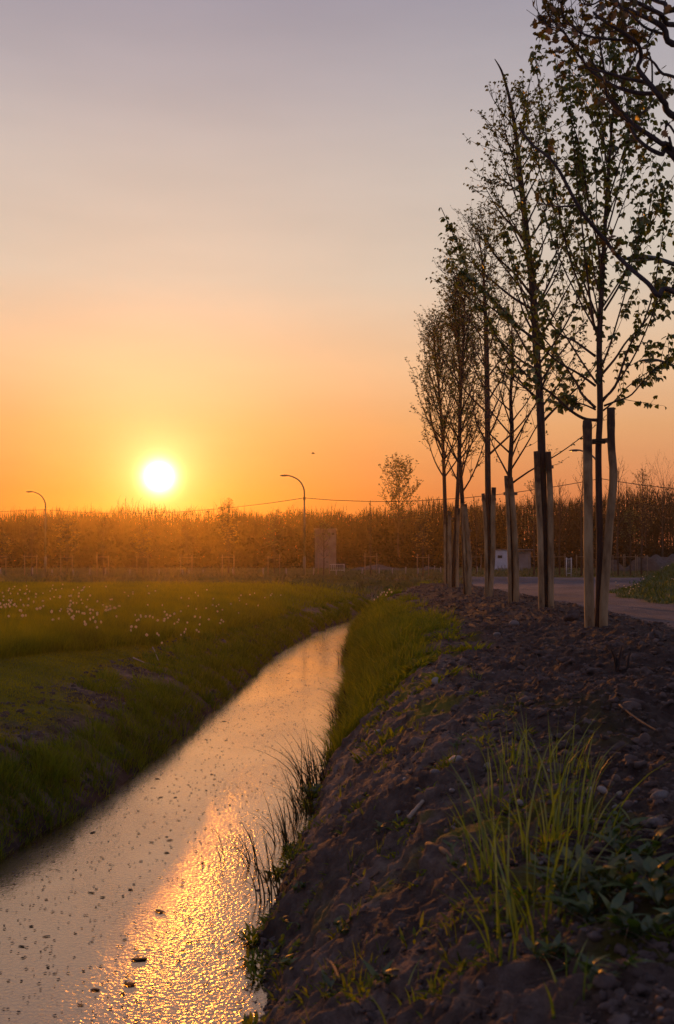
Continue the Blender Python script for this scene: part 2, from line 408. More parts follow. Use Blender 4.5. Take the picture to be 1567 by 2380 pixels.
cur = mx.outputs[0]
for sig, pw, col in [(16.0, 1.5, (.22, .0, -.09)), (5.0, 1.3, (.06, .27, .25)), (1.5, 1.4, (.75, .80, .26)), (.60, 1.7, (8, 6.5, 4.2))]:
    a1 = N(nt, 'ShaderNodeMath', operation='DIVIDE'); L.new(ac.outputs[0], a1.inputs[0]); a1.inputs[1].default_value = math.radians(sig)
    a2 = N(nt, 'ShaderNodeMath', operation='POWER'); L.new(a1.outputs[0], a2.inputs[0]); a2.inputs[1].default_value = pw
    a3 = N(nt, 'ShaderNodeMath', operation='MULTIPLY'); L.new(a2.outputs[0], a3.inputs[0]); a3.inputs[1].default_value = -1
    a4 = N(nt, 'ShaderNodeMath', operation='EXPONENT'); L.new(a3.outputs[0], a4.inputs[0])
    v = N(nt, 'ShaderNodeVectorMath', operation='SCALE'); v.inputs[0].default_value = col; 
    if sig == 5.0:
        lowf = N(nt, 'ShaderNodeMapRange'); lowf.inputs[1].default_value = .03; lowf.inputs[2].default_value = .17; lowf.inputs[3].default_value = .2; lowf.inputs[4].default_value = 1
        L.new(sx.outputs[2], lowf.inputs[0]); a5 = N(nt, 'ShaderNodeMath', operation='MULTIPLY'); L.new(a4.outputs[0], a5.inputs[0]); L.new(lowf.outputs[0], a5.inputs[1]); a4 = a5
    L.new(a4.outputs[0], v.inputs['Scale'])
    ad = N(nt, 'ShaderNodeVectorMath', operation='ADD'); L.new(cur, ad.inputs[0]); L.new(v.outputs[0], ad.inputs[1]); cur = ad.outputs[0]
sky = N(nt, 'ShaderNodeTexSky', sky_type='NISHITA'); sky.sun_disc = False; sky.sun_elevation = SUN_EL; sky.sun_rotation = SUN_AZ
sky.air_density = 1.5; sky.dust_density = 4; sky.ozone_density = 1
v = N(nt, 'ShaderNodeVectorMath', operation='SCALE'); L.new(sky.outputs[0], v.inputs[0]); v.inputs['Scale'].default_value = .003
ad = N(nt, 'ShaderNodeVectorMath', operation='ADD'); L.new(cur, ad.inputs[0]); L.new(v.outputs[0], ad.inputs[1]); cur = ad.outputs[0]
mpn = N(nt, 'ShaderNodeMapping'); mpn.inputs['Scale'].default_value = (2.2, 2.2, 11); L.new(D_, mpn.inputs[0])
nzs = N(nt, 'ShaderNodeTexNoise'); nzs.inputs['Scale'].default_value = 2.4; nzs.inputs['Detail'].default_value = 4; L.new(mpn.outputs[0], nzs.inputs['Vector'])
mrs = N(nt, 'ShaderNodeMapRange'); mrs.inputs[1].default_value = .25; mrs.inputs[2].default_value = .75; mrs.inputs[3].default_value = .965; mrs.inputs[4].default_value = 1.035; L.new(nzs.outputs[0], mrs.inputs[0])
v = N(nt, 'ShaderNodeVectorMath', operation='SCALE'); L.new(cur, v.inputs[0]); L.new(mrs.outputs[0], v.inputs['Scale']); cur = v.outputs[0]
L.new(cur, bg.inputs[0]); bg.inputs[1].default_value = 1.0
L.new(bg.outputs[0], out.inputs[0])

sl = bpy.data.lights.new('sun', 'SUN'); sl.energy = 2.7; sl.angle = math.radians(.6); sl.color = (1, .31, .03)
so = bpy.data.objects.new('sun', sl); COL.objects.link(so); so.rotation_euler = SD.to_track_quat('Z', 'Y').to_euler(); so.location = (-20, 60, 30)

mb = MB(); mb.box((0, 75, 5.75), (330, 260, 15.5))
hz = mb.build('haze', [], smooth=False); tag(hz, kind='stuff')
m, nt, out = mat('haze_air'); pv = N(nt, 'ShaderNodeVolumePrincipled'); pv.inputs['Color'].default_value = (1, .82, .55, 1); pv.inputs['Density'].default_value = .00036; pv.inputs['Anisotropy'].default_value = .86
nt.links.new(pv.outputs[0], out.inputs['Volume']); hz.data.materials.append(m)

# ------------------------------------------------------------------ camera
cam = bpy.data.cameras.new('camera'); co = bpy.data.objects.new('camera', cam); COL.objects.link(co); S.camera = co
co.location = (0, 0, CZ); co.rotation_euler = (math.pi / 2, 0, 0)
cam.sensor_fit = 'VERTICAL'; cam.sensor_height = 36; cam.sensor_width = 24; cam.lens = 35
cam.shift_y = (HZ - 1190) / 2380; cam.clip_end = 3000; cam.clip_start = .05
cam.dof.use_dof = True; cam.dof.focus_distance = 15; cam.dof.aperture_fstop = 5.0

# ------------------------------------------------------------------ ground sheets
ys = [0.4]
while ys[-1] < 14: ys.append(ys[-1] + max(.013, ys[-1] * .005))
while ys[-1] < 900: ys.append(ys[-1] * 1.012)
ys = np.array(ys)
xc = list(np.arange(-4.0, 5.2, .017))
st = .04
while xc[-1] < 700: xc.append(xc[-1] + st); st *= 1.09
st = .04
while xc[0] > -700: xc.insert(0, xc[0] - st); st *= 1.09
xc = np.array(xc)
GX, GY = np.meshgrid(xc, ys)
GX = GX + np.interp(GY, LY, np.array(LX) - LX[0]) * np.exp(-(GX / 12) ** 2) * .6
GZ = H(GX, GY)
L_, R_ = xl(GY), xr(GY); mid = (L_ + R_) / 2
aL = L_ - GX; bR = GX - R_
E_, V_ = xe(GY), xv(GY)
nA = fbm(GX * 1.1, GY * 1.1, 4); nB = fbm(GX * 3.1 + 7, GY * 3.1, 3)
turf_l = sst(.9, 1.5, aL + nA * .9 + .15 * nB) * .95 + .6 * sst(.12, .3, aL) * sst(.75, .45, aL + .5 * nA)
turf_r = sst(.1, .45, nA + .6 * nB + .45 * np.exp(-((GY - 17) / 8) ** 2) * np.exp(-((bR - .7) / .8) ** 2) - .15) * sst(2.3, 1.5, bR) * .8
turf_v = sst(-.1, .4, GX - V_ + nA * .3)
tur = np.where(GX < mid, turf_l, np.maximum(turf_r, turf_v))
far = sst(41, 45, GY)
ftur = np.clip(sst(-.35, .15, nA * .7 + fbm(GX * .15, GY * .4, 3) + .5 * sst(50, 62, GY) + .25 * (GX < 0)), 0, 1)
ftur = np.maximum(ftur, sst(60, 75, GY)) 
tur = tur * (1 - far) + ftur * far
gra = sst(E_ - .25, E_ + .25, GX + nB * .2) * sst(V_ + .25, V_ - .25, GX + nB * .2)
cross = sst(47.5, 49.5, GY) * sst(57, 54, GY) * sst(6, 10, GX)
gra = np.maximum(gra * sst(58, 50, GY), cross)
tur = np.clip(tur * (1 - gra), 0, 1)
fre = np.maximum(sst(.85, 1.9, bR + .5 * nA) * (GX > mid) * (1 - turf_v), sst(42.5, 44.5, GY)); fre = np.maximum(fre, sst(.17, .04, np.maximum(aL, bR)) * (GY < 44))
arc = GX * .8 + GZ
n3 = fbm(GY * 7, arc * 7, 4, .62) + .5 * np.abs(fbm(GY * 17, arc * 17 + 3, 3, .6))
slm = np.where(GX > mid, sst(.02, .2, bR) * sst(1.5, .9, bR), sst(.02, .2, aL) * sst(1.3, .7, aL)) * sst(24, 12, GY)
GX = GX - np.where(GX > mid, 1, -1) * .05 * n3 * slm; GZ = GZ + .03 * n3 * slm
ny, nx = GX.shape
idx = np.arange(ny * nx).reshape(ny, nx)
quads = np.stack([idx[:-1, :-1], idx[:-1, 1:], idx[1:, 1:], idx[1:, :-1]], -1).reshape(-1, 4)
fc = lambda A: .25 * (A[:-1, :-1] + A[:-1, 1:] + A[1:, 1:] + A[1:, :-1]).ravel()
fX, fY = fc(GX), fc(GY)
zone = np.full(len(quads), 4)                                  # distant_ground
nearz = fY < 44
fl, fr, fe, fv = xl(fY), xr(fY), xe(fY), xv(fY)
zone[nearz & (fX < fl - 1.0)] = 0                              # field
zone[nearz & (fX >= fl - 1.0) & (fX < fr + 1.1)] = 1           # ditch_bank
zone[nearz & (fX >= fr + 1.1) & (fX < fe)] = 2                 # soil_strip
zone[(fY < 58) & (fX >= fe) & (fX < fv)] = 3                   # gravel_road
zone[nearz & (fX >= fv)] = 5                                   # verge
allv = np.stack([GX, GY, GZ], -1).reshape(-1, 3)
for k, nm in enumerate(['field', 'ditch_bank', 'soil_strip', 'gravel_road', 'distant_ground', 'verge']):
    q = quads[zone == k]; u, inv = np.unique(q, return_inverse=True)
    mb = MB(); mb.add(allv[u], [inv.reshape(-1, 4)])
    o = mb.build(nm, M['ground']); tag(o, kind='structure')
    for an, A in (('turf', tur), ('gravel', gra), ('fresh_soil', fre)):
        at_ = o.data.attributes.new(an, 'FLOAT', 'POINT'); at_.data.foreach_set('value', A.ravel()[u].astype(np.float32))

# water sheet
yy = np.concatenate([np.arange(.3, 48, .25)])
wv_ = np.concatenate([np.stack([xl(yy) - .35, yy, yy * 0], 1), np.stack([xr(yy) + .35, yy, yy * 0], 1)])
n = len(yy); i = np.arange(n - 1)
mb = MB(); mb.add(wv_, [np.stack([i, i + n, i + n + 1, i + 1], 1)])
tag(mb.build('water', M['water']), kind='structure')


# ------------------------------------------------------------------ blades, leaves, lumps
def blades(mb, base, h, w, az, lean, nseg=3, prof='grass', droop=.35, tw=None):
    base = np.asarray(base, float); n = len(base)
    h, w, az, lean = [np.broadcast_to(np.asarray(q, float), (n,)) for q in (h, w, az, lean)]
    tw = rng.uniform(-1.2, 1.2, n) if tw is None else tw
    t = np.linspace(0, 1, nseg + 1)
    hor = (lean * h)[:, None] * t[None] ** 1.7
    ver = h[:, None] * (t[None] - droop * np.minimum(lean, 1.6)[:, None] * t[None] ** 2.3)
    cx = base[:, 0:1] + np.cos(az)[:, None] * hor; cy = base[:, 1:2] + np.sin(az)[:, None] * hor; cz = base[:, 2:3] + ver
    if prof == 'grass':
        wd = 1 - t ** 2
    else:
        wd = np.sin(np.pi * (t * .93 + .04) ** .85)
    wd = (w / 2)[:, None] * wd[None]
    sxv, syv = -np.sin(az + tw), np.cos(az + tw)
    Lf = np.stack([cx + sxv[:, None] * wd, cy + syv[:, None] * wd, cz], -1)
    Rt = np.stack([cx - sxv[:, None] * wd, cy - syv[:, None] * wd, cz], -1)
    V = np.stack([Lf, Rt], 2)                     # n, seg+1, 2, 3
    k = 2 * (nseg + 1)
    o = (np.arange(n) * k)[:, None]
    qs = [o + np.array([[2 * s_, 2 * s_ + 1, 2 * s_ + 3, 2 * s_ + 2]]) for s_ in range(nseg - (prof == 'grass'))]
    fs = [np.concatenate(qs)]
    if prof == 'grass':
        s_ = nseg - 1; fs.append(o + np.array([[2 * s_, 2 * s_ + 1, 2 * s_ + 2]]))
    mb.add(V.reshape(-1, 3), fs)


def ico(sub):
    import bmesh
    bm = bmesh.new(); bmesh.ops.create_icosphere(bm, subdivisions=sub, radius=1)
    v = np.array([x.co[:] for x in bm.verts]); f = np.array([[q.index for q in p.verts] for p in bm.faces]); bm.free(); return v, f


I1, I2, I3 = ico(1), ico(2), ico(3)


def lump(mb, c, s, ic=I2, rough=.25, flat=.7, mi=0):
    v, f = ic
    ph = rng.uniform(0, 6.28, 6); k = rng.uniform(1.2, 3.4, (6, 3)) * rng.choice([-1, 1], (6, 3))
    d = sum(np.sin(v @ k[i_] + ph[i_]) for i_ in range(6)) / 6
    k2 = rng.uniform(4, 8, (4, 3)) * rng.choice([-1, 1], (4, 3))
    d2 = sum(np.sin(v @ k2[i_] + ph[i_]) for i_ in range(4)) / 4
    v = v * (1 + rough * d + rough * .4 * d2)[:, None]
    a = rng.uniform(0, 6.28); ca, sa = math.cos(a), math.sin(a)
    v = v * np.array([1, rng.uniform(.6, 1), flat]) * s
    v = np.stack([v[:, 0] * ca - v[:, 1] * sa, v[:, 0] * sa + v[:, 1] * ca, v[:, 2]], 1)
    mb.add(v + np.asarray(c), [f], mi)


def leaf_frames(dirs):
    u = nrm(dirs); ref = np.array([0, 0, 1.0]); s = np.cross(u, ref) + 1e-4
    s = nrm(s); n = np.cross(s, u); return u, s, n


def leaves(mb, base, dirs, ln, wd, kind='big', mi=0, roll=.7):
    base = np.asarray(base); n = len(base)
    if n == 0: return
    u, s, nn = leaf_frames(np.asarray(dirs))
    r = rng.normal(0, roll, n)[:, None]
    s, nn = s * np.cos(r) + nn * np.sin(r), nn * np.cos(r) - s * np.sin(r)
    ln = np.broadcast_to(np.asarray(ln, float), (n,)); wd = np.broadcast_to(np.asarray(wd, float), (n,))
    if kind == 'big':
        T = np.array([[0, 0, 0], [.32, .5, .10], [.32, 0, -.03], [.32, -.5, .10], [.68, .36, .02], [.68, 0, -.10], [.68, -.36, .02], [1, 0, -.22]])
        fs = [np.array([[0, 2, 1], [0, 3, 2], [4, 5, 7], [5, 6, 7]]), np.array([[1, 2, 5, 4], [2, 3, 6, 5]])]
    elif kind == 'oak':
        T = np.array([[0, 0, 0], [.2, .13, 0], [.32, .30, .05], [.42, .17, 0], [.56, .40, .08], [.66, .22, 0], [.80, .34, .05], [.95, .16, 0], [1, 0, -.04],
                      [.95, -.16, 0], [.80, -.34, .05], [.66, -.22, 0], [.56, -.40, .08], [.42, -.17, 0], [.32, -.30, .05], [.2, -.13, 0], [.55, 0, -.06]])
        fs = [np.array([[i_, (i_ + 1) % 16, 16] for i_ in range(16)])]
    else:
        T = np.array([[0, 0, 0], [.45, .5, .08], [1, 0, -.1], [.45, -.5, .08]])
        fs = [np.array([[0, 2, 1], [0, 3, 2]])]
    V = base[:, None, :] + (u * ln[:, None])[:, None, :] * T[None, :, 0:1] + (s * wd[:, None])[:, None, :] * T[None, :, 1:2] + (nn * ln[:, None])[:, None, :] * T[None, :, 2:3]
    o = (np.arange(n) * len(T))[:, None, None]
    mb.add(V.reshape(-1, 3), [(o + f[None]).reshape(-1, f.shape[1]) for f in fs], mi)


def path(p, d, Ln, n, up=.12, wig=.08):
    pts = [np.array(p, float)]; d = nrm(np.array(d, float))
    for _ in range(n):
        d = nrm(d + np.array([0, 0, up]) + rng.normal(0, wig, 3)); pts.append(pts[-1] + d * Ln / n)
    return np.array(pts)


def spline(pts, m):
    pts = np.asarray(pts, float); n = len(pts); t = np.linspace(0, n - 1, m)
    out_ = []
    for q in t:
        i_ = min(int(q), n - 2); f_ = q - i_
        p0, p1, p2, p3 = pts[max(i_ - 1, 0)], pts[i_], pts[i_ + 1], pts[min(i_ + 2, n - 1)]
        out_.append(.5 * (2 * p1 + (p2 - p0) * f_ + (2 * p0 - 5 * p1 + 4 * p2 - p3) * f_ ** 2 + (3 * p1 - p0 - 3 * p2 + p3) * f_ ** 3))
    return np.array(out_)


class Tree:
    """a trunk and limbs mesh, and a crown mesh of twigs and leaves"""
    def __init__(s, leaf='small', ll=.03, lw=.02, sp=.06, droop=.5, cl=3):
        s.w = MB(); s.c = MB(); s.lb = []; s.ld = []; s.ls = []
        s.leaf, s.ll, s.lw, s.sp, s.droop, s.cl = leaf, ll, lw, sp, droop, cl

    def put(s, pts, t0=.2, dens=1.0):
        seg = np.linalg.norm(np.diff(pts, axis=0), axis=1); cum = np.concatenate([[0], np.cumsum(seg)])
        tot = cum[-1]; m_ = max(1, int(tot * (1 - t0) / s.sp * dens))
        q = np.sort(tot * (t0 + (1 - t0) * rng.random(m_))); q[-1] = tot
        P0 = np.stack([np.interp(q, cum, pts[:, k]) for k in range(3)], 1)
        tan = nrm(np.stack([np.interp(q, cum, np.gradient(pts[:, k], cum)) for k in range(3)], 1))
        for p, t in zip(P0, tan):
            for _ in range(rng.integers(1, s.cl + 1)):
                a = rng.uniform(0, 6.28); side = np.array([math.cos(a), math.sin(a), 0])
                d = side * .8 + t * .35 + np.array([0, 0, -s.droop + rng.normal(0, .3)])
                s.lb.append(p + side * .006); s.ld.append(d); s.ls.append(rng.uniform(.65, 1.2))

    def twigs(s, pts, n, ln, r, up=.2, t0=.25, sub=0, ang=.8, k=4, dens=1):
        for _ in range(n):
            t = t0 + (1 - t0) * rng.random(); i_ = t * (len(pts) - 1); j = min(int(i_), len(pts) - 2); f_ = i_ - j
            p = pts[j] * (1 - f_) + pts[j + 1] * f_; d = nrm(pts[j + 1] - pts[j])
            rv = nrm(rng.normal(0, 1, 3)); rv = nrm(rv - d * (rv @ d))
            d2 = d * math.cos(ang) + rv * math.sin(ang)
            l_ = ln * rng.uniform(.5, 1.25) * (1.15 - .6 * t)
            tp = path(p, d2, l_, 5, up, .09)
            s.c.tube(tp, np.linspace(r, r * .35, 6), k, cap=False)
            if sub:
                s.twigs(tp, sub, ln * .45, r * .6, up, .2, 0, ang, 3, dens)
            s.put(tp, .15, dens)

    def limb(s, pts, r0, r1, ntw, tl, tr=.006, sub=2, up=.16, t0=.18, dens=1, m_=14):
        pts = spline(pts, m_); t = np.linspace(0, 1, len(pts))
        s.w.tube(pts, r0 + (r1 - r0) * t ** .8, 6)
        s.twigs(pts, ntw, tl, tr, up, t0, sub, dens=dens); s.put(pts, .5, dens)

    def finish(s, name, loc, label, group, bark, lm, cat='tree'):
        e = empty(name, loc, label, cat, group)
        s.lb = s.lb; lb = np.array(s.lb).reshape(-1, 3); sc = np.array(s.ls)
        s.c.m = [0] * len(s.c.m)
        leaves(s.c, lb, np.array(s.ld).reshape(-1, 3), s.ll * sc, s.lw * sc, s.leaf, 1)
        loc = np.asarray(loc)
        for q, nm, mm in ((s.w, 'trunk', [bark]), (s.c, 'crown', [bark, lm])):
            q.v = [v - loc for v in q.v]; q.build(nm, mm, e)
        return e


def trunk_at(pix, d, depth=None):
    return np.array([at(x, y, d + (depth[i_] if depth is not None else 0)) for i_, (x, y) in enumerate(pix)])


GRP = 'young staked trees along the soil strip'
# --- oak reaching in from the right, its trunk just outside the frame
oak = Tree('oak', .075, .07, .16, .15, 3)
oT = np.array([3.15, 7.3]); oz = float(H(*oT))
otr = np.array([[3.15, 7.3, oz - .1], [3.16, 7.3, 2.5], [3.12, 7.32, 4.0], [3.15, 7.3, 5.5], [3.1, 7.35, 7.0], [3.1, 7.3, 8.4]])
oak.w.tube(spline(otr, 24), np.interp(np.linspace(0, 1, 24), [0, .1, .8, 1], [.12, .09, .055, .02]), 10)
z6 = lambda x, y: (1162.4 + x * .2582, y * .2582)
z7 = lambda x, y: (1220.6 + x * .2211, 523.1 + y * .2211)
OAK = [
    (3.55, .022, .010, [z7(1567, 700), z7(1400, 742), z7(1300, 620), z7(1100, 450), z7(950, 300), z7(850, 170), z7(720, 20), z6(700, 1850), z6(540, 1550), z6(440, 1420), z6(290, 1300), z6(170, 1150)], .25, 6),
    (5.0, .028, .008, [z6(1590, 1060), z6(1480, 920), z6(1400, 820), z6(1300, 700), z6(1240, 610), z6(1270, 520), z6(1240, 400), z6(1100, 290), z6(980, 220), z6(880, 150), z6(840, 110)], -.2, 12),
    (0, .017, .006, [z6(1390, 840), z6(1250, 840), z6(1100, 800), z6(1020, 770), z6(900, 700), z6(800, 620), z6(720, 510), z6(640, 400), z6(580, 300), z6(480, 190), z6(440, 140)], .15, 16),
    (0, .014, .006, [z6(1300, 740), z6(1150, 710), z6(960, 655), z6(830, 620), z6(790, 600)], -.3, 6),
    (0, .011, .005, [z6(1220, 370), z6(1000, 355), z6(860, 340), z6(720, 290), z6(600, 190), z6(560, 110)], -.4, 12),
    (0, .007, .004, [z6(650, 410), z6(570, 290), z6(460, 260), z6(340, 170)], .2, 8),
    (4.0, .021, .006, [z6(1590, 1450), z6(1450, 1390), z6(1330, 1330), z6(1220, 1230), z6(1150, 1100), z6(1050, 980), z6(960, 860), z6(940, 650), z6(900, 400), z6(880, 220)], .4, 12),
    (4.2, .024, .012, [z6(1600, 1400), z6(1450, 1290), z6(1320, 1200), z6(1200, 1120), z6(1100, 1010), z6(1000, 900)], -.15, 4),
    (5.9, .028, .010, [z6(1600, 400), z6(1480, 260), z6(1400, 200), z6(1250, 130), z6(1100, 60), z6(1010, -10), z6(900, -150)], .1, 8),
    (6.2, .022, .010, [z6(1600, 215), z6(1450, 130), z6(1330, 70), z6(1200, 0), z6(1050, -120)], -.35, 8),
    (6.4, .025, .010, [z6(1600, 75), z6(1480, 30), z6(1380, 0), z6(1200, -100)], .3, 6),
    (0, .011, .006, [z6(1480, 310), z6(1330, 260), z6(1240, 190), z6(1160, 110), z6(1050, 40), z6(1010, -30)], -.1, 6),
    (0, .008, .004, [z6(1030, -40), z6(910, 0), z6(850, 35), z6(780, 45), z6(730, 25)], -.3, 2),
    (5.3, .013, .005, [z6(1600, 705), z6(1460, 660), z6(1380, 560), z6(1250, 470), z6(1150, 400), z6(1130, 320), z6(1120, 150)], .35, 7),
    (0, .007, .004, [z6(1370, 780), z6(1365, 560), z6(1320, 430), z6(1350, 330), z6(1360, 290)], -.2, 4),
    (0, .006, .003, [z6(1390, 880), z6(1320, 980), z6(1210, 1080)], -.2, 1),
    (0, .012, .010, [z6(1545, 1370), z6(1535, 1290), z6(1520, 1230)], 0, 0),
    (3.9, .010, .006, [z6(1600, 1240), z6(1490, 1172), z6(1530, 1100)], .3, 0),
    (0, .009, .004, [z6(1090, 740), z6(1160, 620), z6(1210, 520), z6(1230, 440)], .1, 3),
    (0, .008, .004, [z6(690, 1850), z6(530, 1860), z6(480, 1850), z6(330, 1830)], .25, 1),
]
for hz_, r0, r1, pix, dd, nt_ in OAK:
    k = len(pix); pts = [at(x, y, 7.3 + dd * (i_ / (k - 1)) - .1 * math.sin(i_)) for i_, (x, y) in enumerate(pix)]
    if hz_:
        pts.insert(0, np.array([3.13, 7.31, min(hz_, 8.0)]))
    oak.limb(pts, r0, r1, 0, .1, m_=4 * len(pts))
    # leafy end twigs in bursts
    P2 = spline(pts, 40)
    for _ in range(nt_):
        t = rng.uniform(.45, 1); p = P2[int(t * 39)]; d = nrm(P2[min(int(t * 39) + 1, 39)] - P2[int(t * 39) - 1])
        tp = path(p, d + rng.normal(0, .55, 3) + np.array([0, 0, .25]), rng.uniform(.12, .38), 5, .06, .12)
        oak.c.tube(tp, np.linspace(.0045, .002, 6), 4, cap=False)
        if rng.random() < .5:
            for _ in range(rng.integers(4, 9)):
                oak.lb.append(tp[-1] + rng.normal(0, .014, 3)); oak.ld.append(rng.normal(0, 1, 3) * np.array([1, 1, .6]) + np.array([0, 0, -.25])); oak.ls.append(rng.uniform(.5, 1.15))
oak.lb = [p for p in oak.lb]
# drop leaves generated by limb() along the bare wood: keep the bursts only
keep = [i_ for i_, p in enumerate(oak.lb) if rng.random() < .8]
oak.lb = [oak.lb[i_] for i_ in keep]; oak.ld = [oak.ld[i_] for i_ in keep]; oak.ls = [oak.ls[i_] for i_ in keep]
oak.finish('oak_tree', (3.15, 7.3, oz), 'oak tree with lobed young leaves on crooked dark branches reaching in from the upper right', 'trees by the ditch', M['oakbark'], M['leafO'])

def auto_limbs(T, tr, n, t0, t1, lf, angf, r, ntw, tl, tr_=.005, sub=1, up=.1, dens=1, azs=None, m_=12):
    tr = spline(tr, 60)
    for i_ in range(n):
        t = t0 + (t1 - t0) * (i_ + rng.uniform(-.4, .4)) / max(n - 1, 1); t = min(max(t, t0), .98)
        p = tr[int(t * 59)]; az = i_ * 2.4 + rng.uniform(-.5, .5); an = angf(t) + rng.normal(0, .08)
        d = np.array([math.cos(az) * math.sin(an), math.sin(az) * math.sin(an), math.cos(an)])
        l_ = lf(t) * rng.uniform(.8, 1.2)
        T.limb(path(p, d, l_, 6, up, .07), r * (1.1 - .7 * t), .003, ntw, tl, tr_, sub, .16, .15, dens, m_)


# --- tree A
dA = 12.1
A = Tree('big', .072, .054, .057, .8, 3)
tA = trunk_at([(1391, 1470), (1394, 1300), (1393, 1200), (1391, 1050), (1395, 950), (1393, 800), (1400, 650), (1408, 500), (1418, 350), (1428, 220), (1432, 115)], dA, [0, 0, 0, .02, 0, -.03, 0, .05, .1, .12, .15])
A.w.tube(spline(tA, 40), np.interp(np.linspace(0, 1, 40), [0, .05, .5, 1], [.052, .043, .034, .006]), 10)
A.put(spline(tA, 40), .42, 2.2)
for r0, dd, pix in [
    (.022, -.5, [z7(755, 2050), z7(640, 2040), z7(520, 1980), z7(400, 1880), z7(290, 1780), z7(150, 1680), z7(0, 1560), (1165, 800), (1110, 690), (1060, 560), (1025, 482)]),
    (.018, .6, [z7(740, 1920), z7(600, 1780), z7(540, 1660), z7(400, 1450), z7(280, 1290), z7(160, 1130), (1225, 700), (1190, 600), (1170, 520)]),
    (.016, -.7, [z7(740, 1690), z7(560, 1560), z7(350, 1440), z7(180, 1290), z7(0, 1130), (1150, 700), (1085, 640), (1045, 600)]),
    (.014, .3, [z7(740, 1940), z7(600, 1880), z7(470, 1860), z7(380, 1800)]),
    (.016, .5, [z7(740, 1380), z7(520, 1220), z7(380, 1150), z7(220, 950), (1240, 640), (1215, 500), (1200, 380)]),
    (.018, -.3, [z7(820, 1830), z7(950, 1690), z7(1040, 1430), z7(1110, 1250), z7(1240, 1030), z7(1350, 700), z7(1400, 400), z7(1450, 100), (1555, 420)]),
    (.017, .5, [z7(815, 1560), z7(950, 1400), z7(1070, 1220), z7(1250, 1030), z7(1400, 800), z7(1567, 620), (1620, 560)]),
    (.014, -.4, [z7(830, 1900), z7(960, 1850), z7(1110, 1790), z7(1250, 1630), z7(1380, 1500), z7(1567, 1340), (1640, 720)]),
    (.012, .4, [z7(820, 1950), z7(930, 1860), z7(1080, 1700), z7(1300, 1540), z7(1567, 1400)]),
    (.015, -.3, [z7(830, 900), z7(1000, 620), z7(1130, 330), z7(1270, 0), (1525, 400)]),
    (.016, -.4, [z7(730, 1100), z7(660, 600), z7(620, 200), (1345, 450), (1330, 300), (1322, 150)]),
    (.016, .4, [z7(770, 1200), z7(680, 900), z7(560, 600), z7(440, 250), (1290, 440), (1265, 280), (1250, 180), (1245, 120)]),
    (.013, .7, [z7(770, 1000), (1350, 640), (1300, 520), (1255, 400), (1225, 280), (1215, 215)]),
    (.013, -.6, [(1402, 620), (1370, 480), (1350, 350), (1310, 220), (1300, 150)]),
    (.012, .5, [(1405, 560), (1440, 430), (1462, 300), (1468, 200)]),
    (.011, -.5, [(1410, 480), (1450, 350), (1480, 260), (1490, 200)]),
    (.010, .3, [(1415, 420), (1400, 300), (1385, 210), (1380, 160)]),
]:
    k = len(pix); pts = [at(x, y, dA + dd * (i_ / (k - 1)) ** 1.1 * 1.5) for i_, (x, y) in enumerate(pix)]
    A.limb(pts, r0, .004, 12, .45, .0045, 1, .14, .2, 1.0, 3 * k)
    A.put(spline(pts, 3 * k), .25, .8)
auto_limbs(A, tA[4:], 20, .03, .9, lambda t: 1.5 * (1 - t) + .75, lambda t: .70 - .38 * t, .013, 8, .45, .0045, 1, .09, 1.1)
baseA = tA[0] * 1; baseA[2] = H(baseA[0], baseA[1])
A.finish('staked_tree', baseA, 'nearest staked tree of the row, with broad drooping leaves and spreading limbs', GRP, M['bark'], M['leafA'])


# --- tree B: tall, leaning leader
dB = 17.1
B = Tree('big', .056, .042, .07, .5, 3)
tB = trunk_at([(1268, 1424), (1264, 1250), (1260, 1080), (1256, 950), (1246, 800), (1239, 680), (1226, 560), (1213, 440), (1200, 320), (1187, 240), (1168, 170), (1150, 137)], dB)
B.w.tube(spline(tB, 40), np.interp(np.linspace(0, 1, 40), [0, .05, .5, .9, 1], [.085, .074, .058, .02, .006]), 10)
for r0, dd, pix in [
    (.032, .6, [(1226, 570), (1195, 530), (1160, 490), (1125, 430)]), (.028, -.8, [(1238, 690), (1200, 640), (1150, 590), (1110, 520)]),
    (.03, .5, [(1240, 720), (1190, 690), (1130, 640), (1085, 600), (1050, 590)]), (.026, -.5, [(1246, 790), (1190, 750), (1120, 700), (1060, 660)]),
    (.026, .8, [(1250, 860), (1200, 830), (1150, 780), (1090, 745)]), (.024, -.7, [(1228, 560), (1255, 520), (1275, 460), (1280, 380)]),
    (.026, .6, [(1242, 720), (1280, 650), (1310, 560), (1320, 470)]), (.024, -.3, [(1250, 850), (1300, 780), (1345, 690), (1360, 600)]),
    (.022, .5, [(1256, 950), (1300, 890), (1350, 800)]), (.02, -.9, [(1256, 930), (1205, 890), (1160, 860)]),
    (.018, .2, [(1213, 440), (1240, 380), (1255, 310), (1258, 260)]), (.018, -.4, [(1205, 380), (1180, 330), (1170, 270)]), (.016, .4, [(1213, 450), (1170, 420), (1140, 400)])]:
    k = len(pix); pts = [at(x, y, dB + dd * i_ / (k - 1) * 1.6) for i_, (x, y) in enumerate(pix)]
    B.limb(pts, r0, .005, 11, .75, .007, 2, .15, .2, .8, 4 * k)
auto_limbs(B, tB[2:], 28, .10, .74, lambda t: 2.3 * (1 - t) + .2, lambda t: .75 - .35 * t, .024, 5, .6, .006, 2, .06, .8)
baseB = tB[0] * 1; baseB[2] = H(baseB[0], baseB[1])
B.finish('staked_tree', baseB, 'tallest staked tree, second in the row, its bare leader bending left above small leaves', GRP, M['barkd'], M['leafB'])

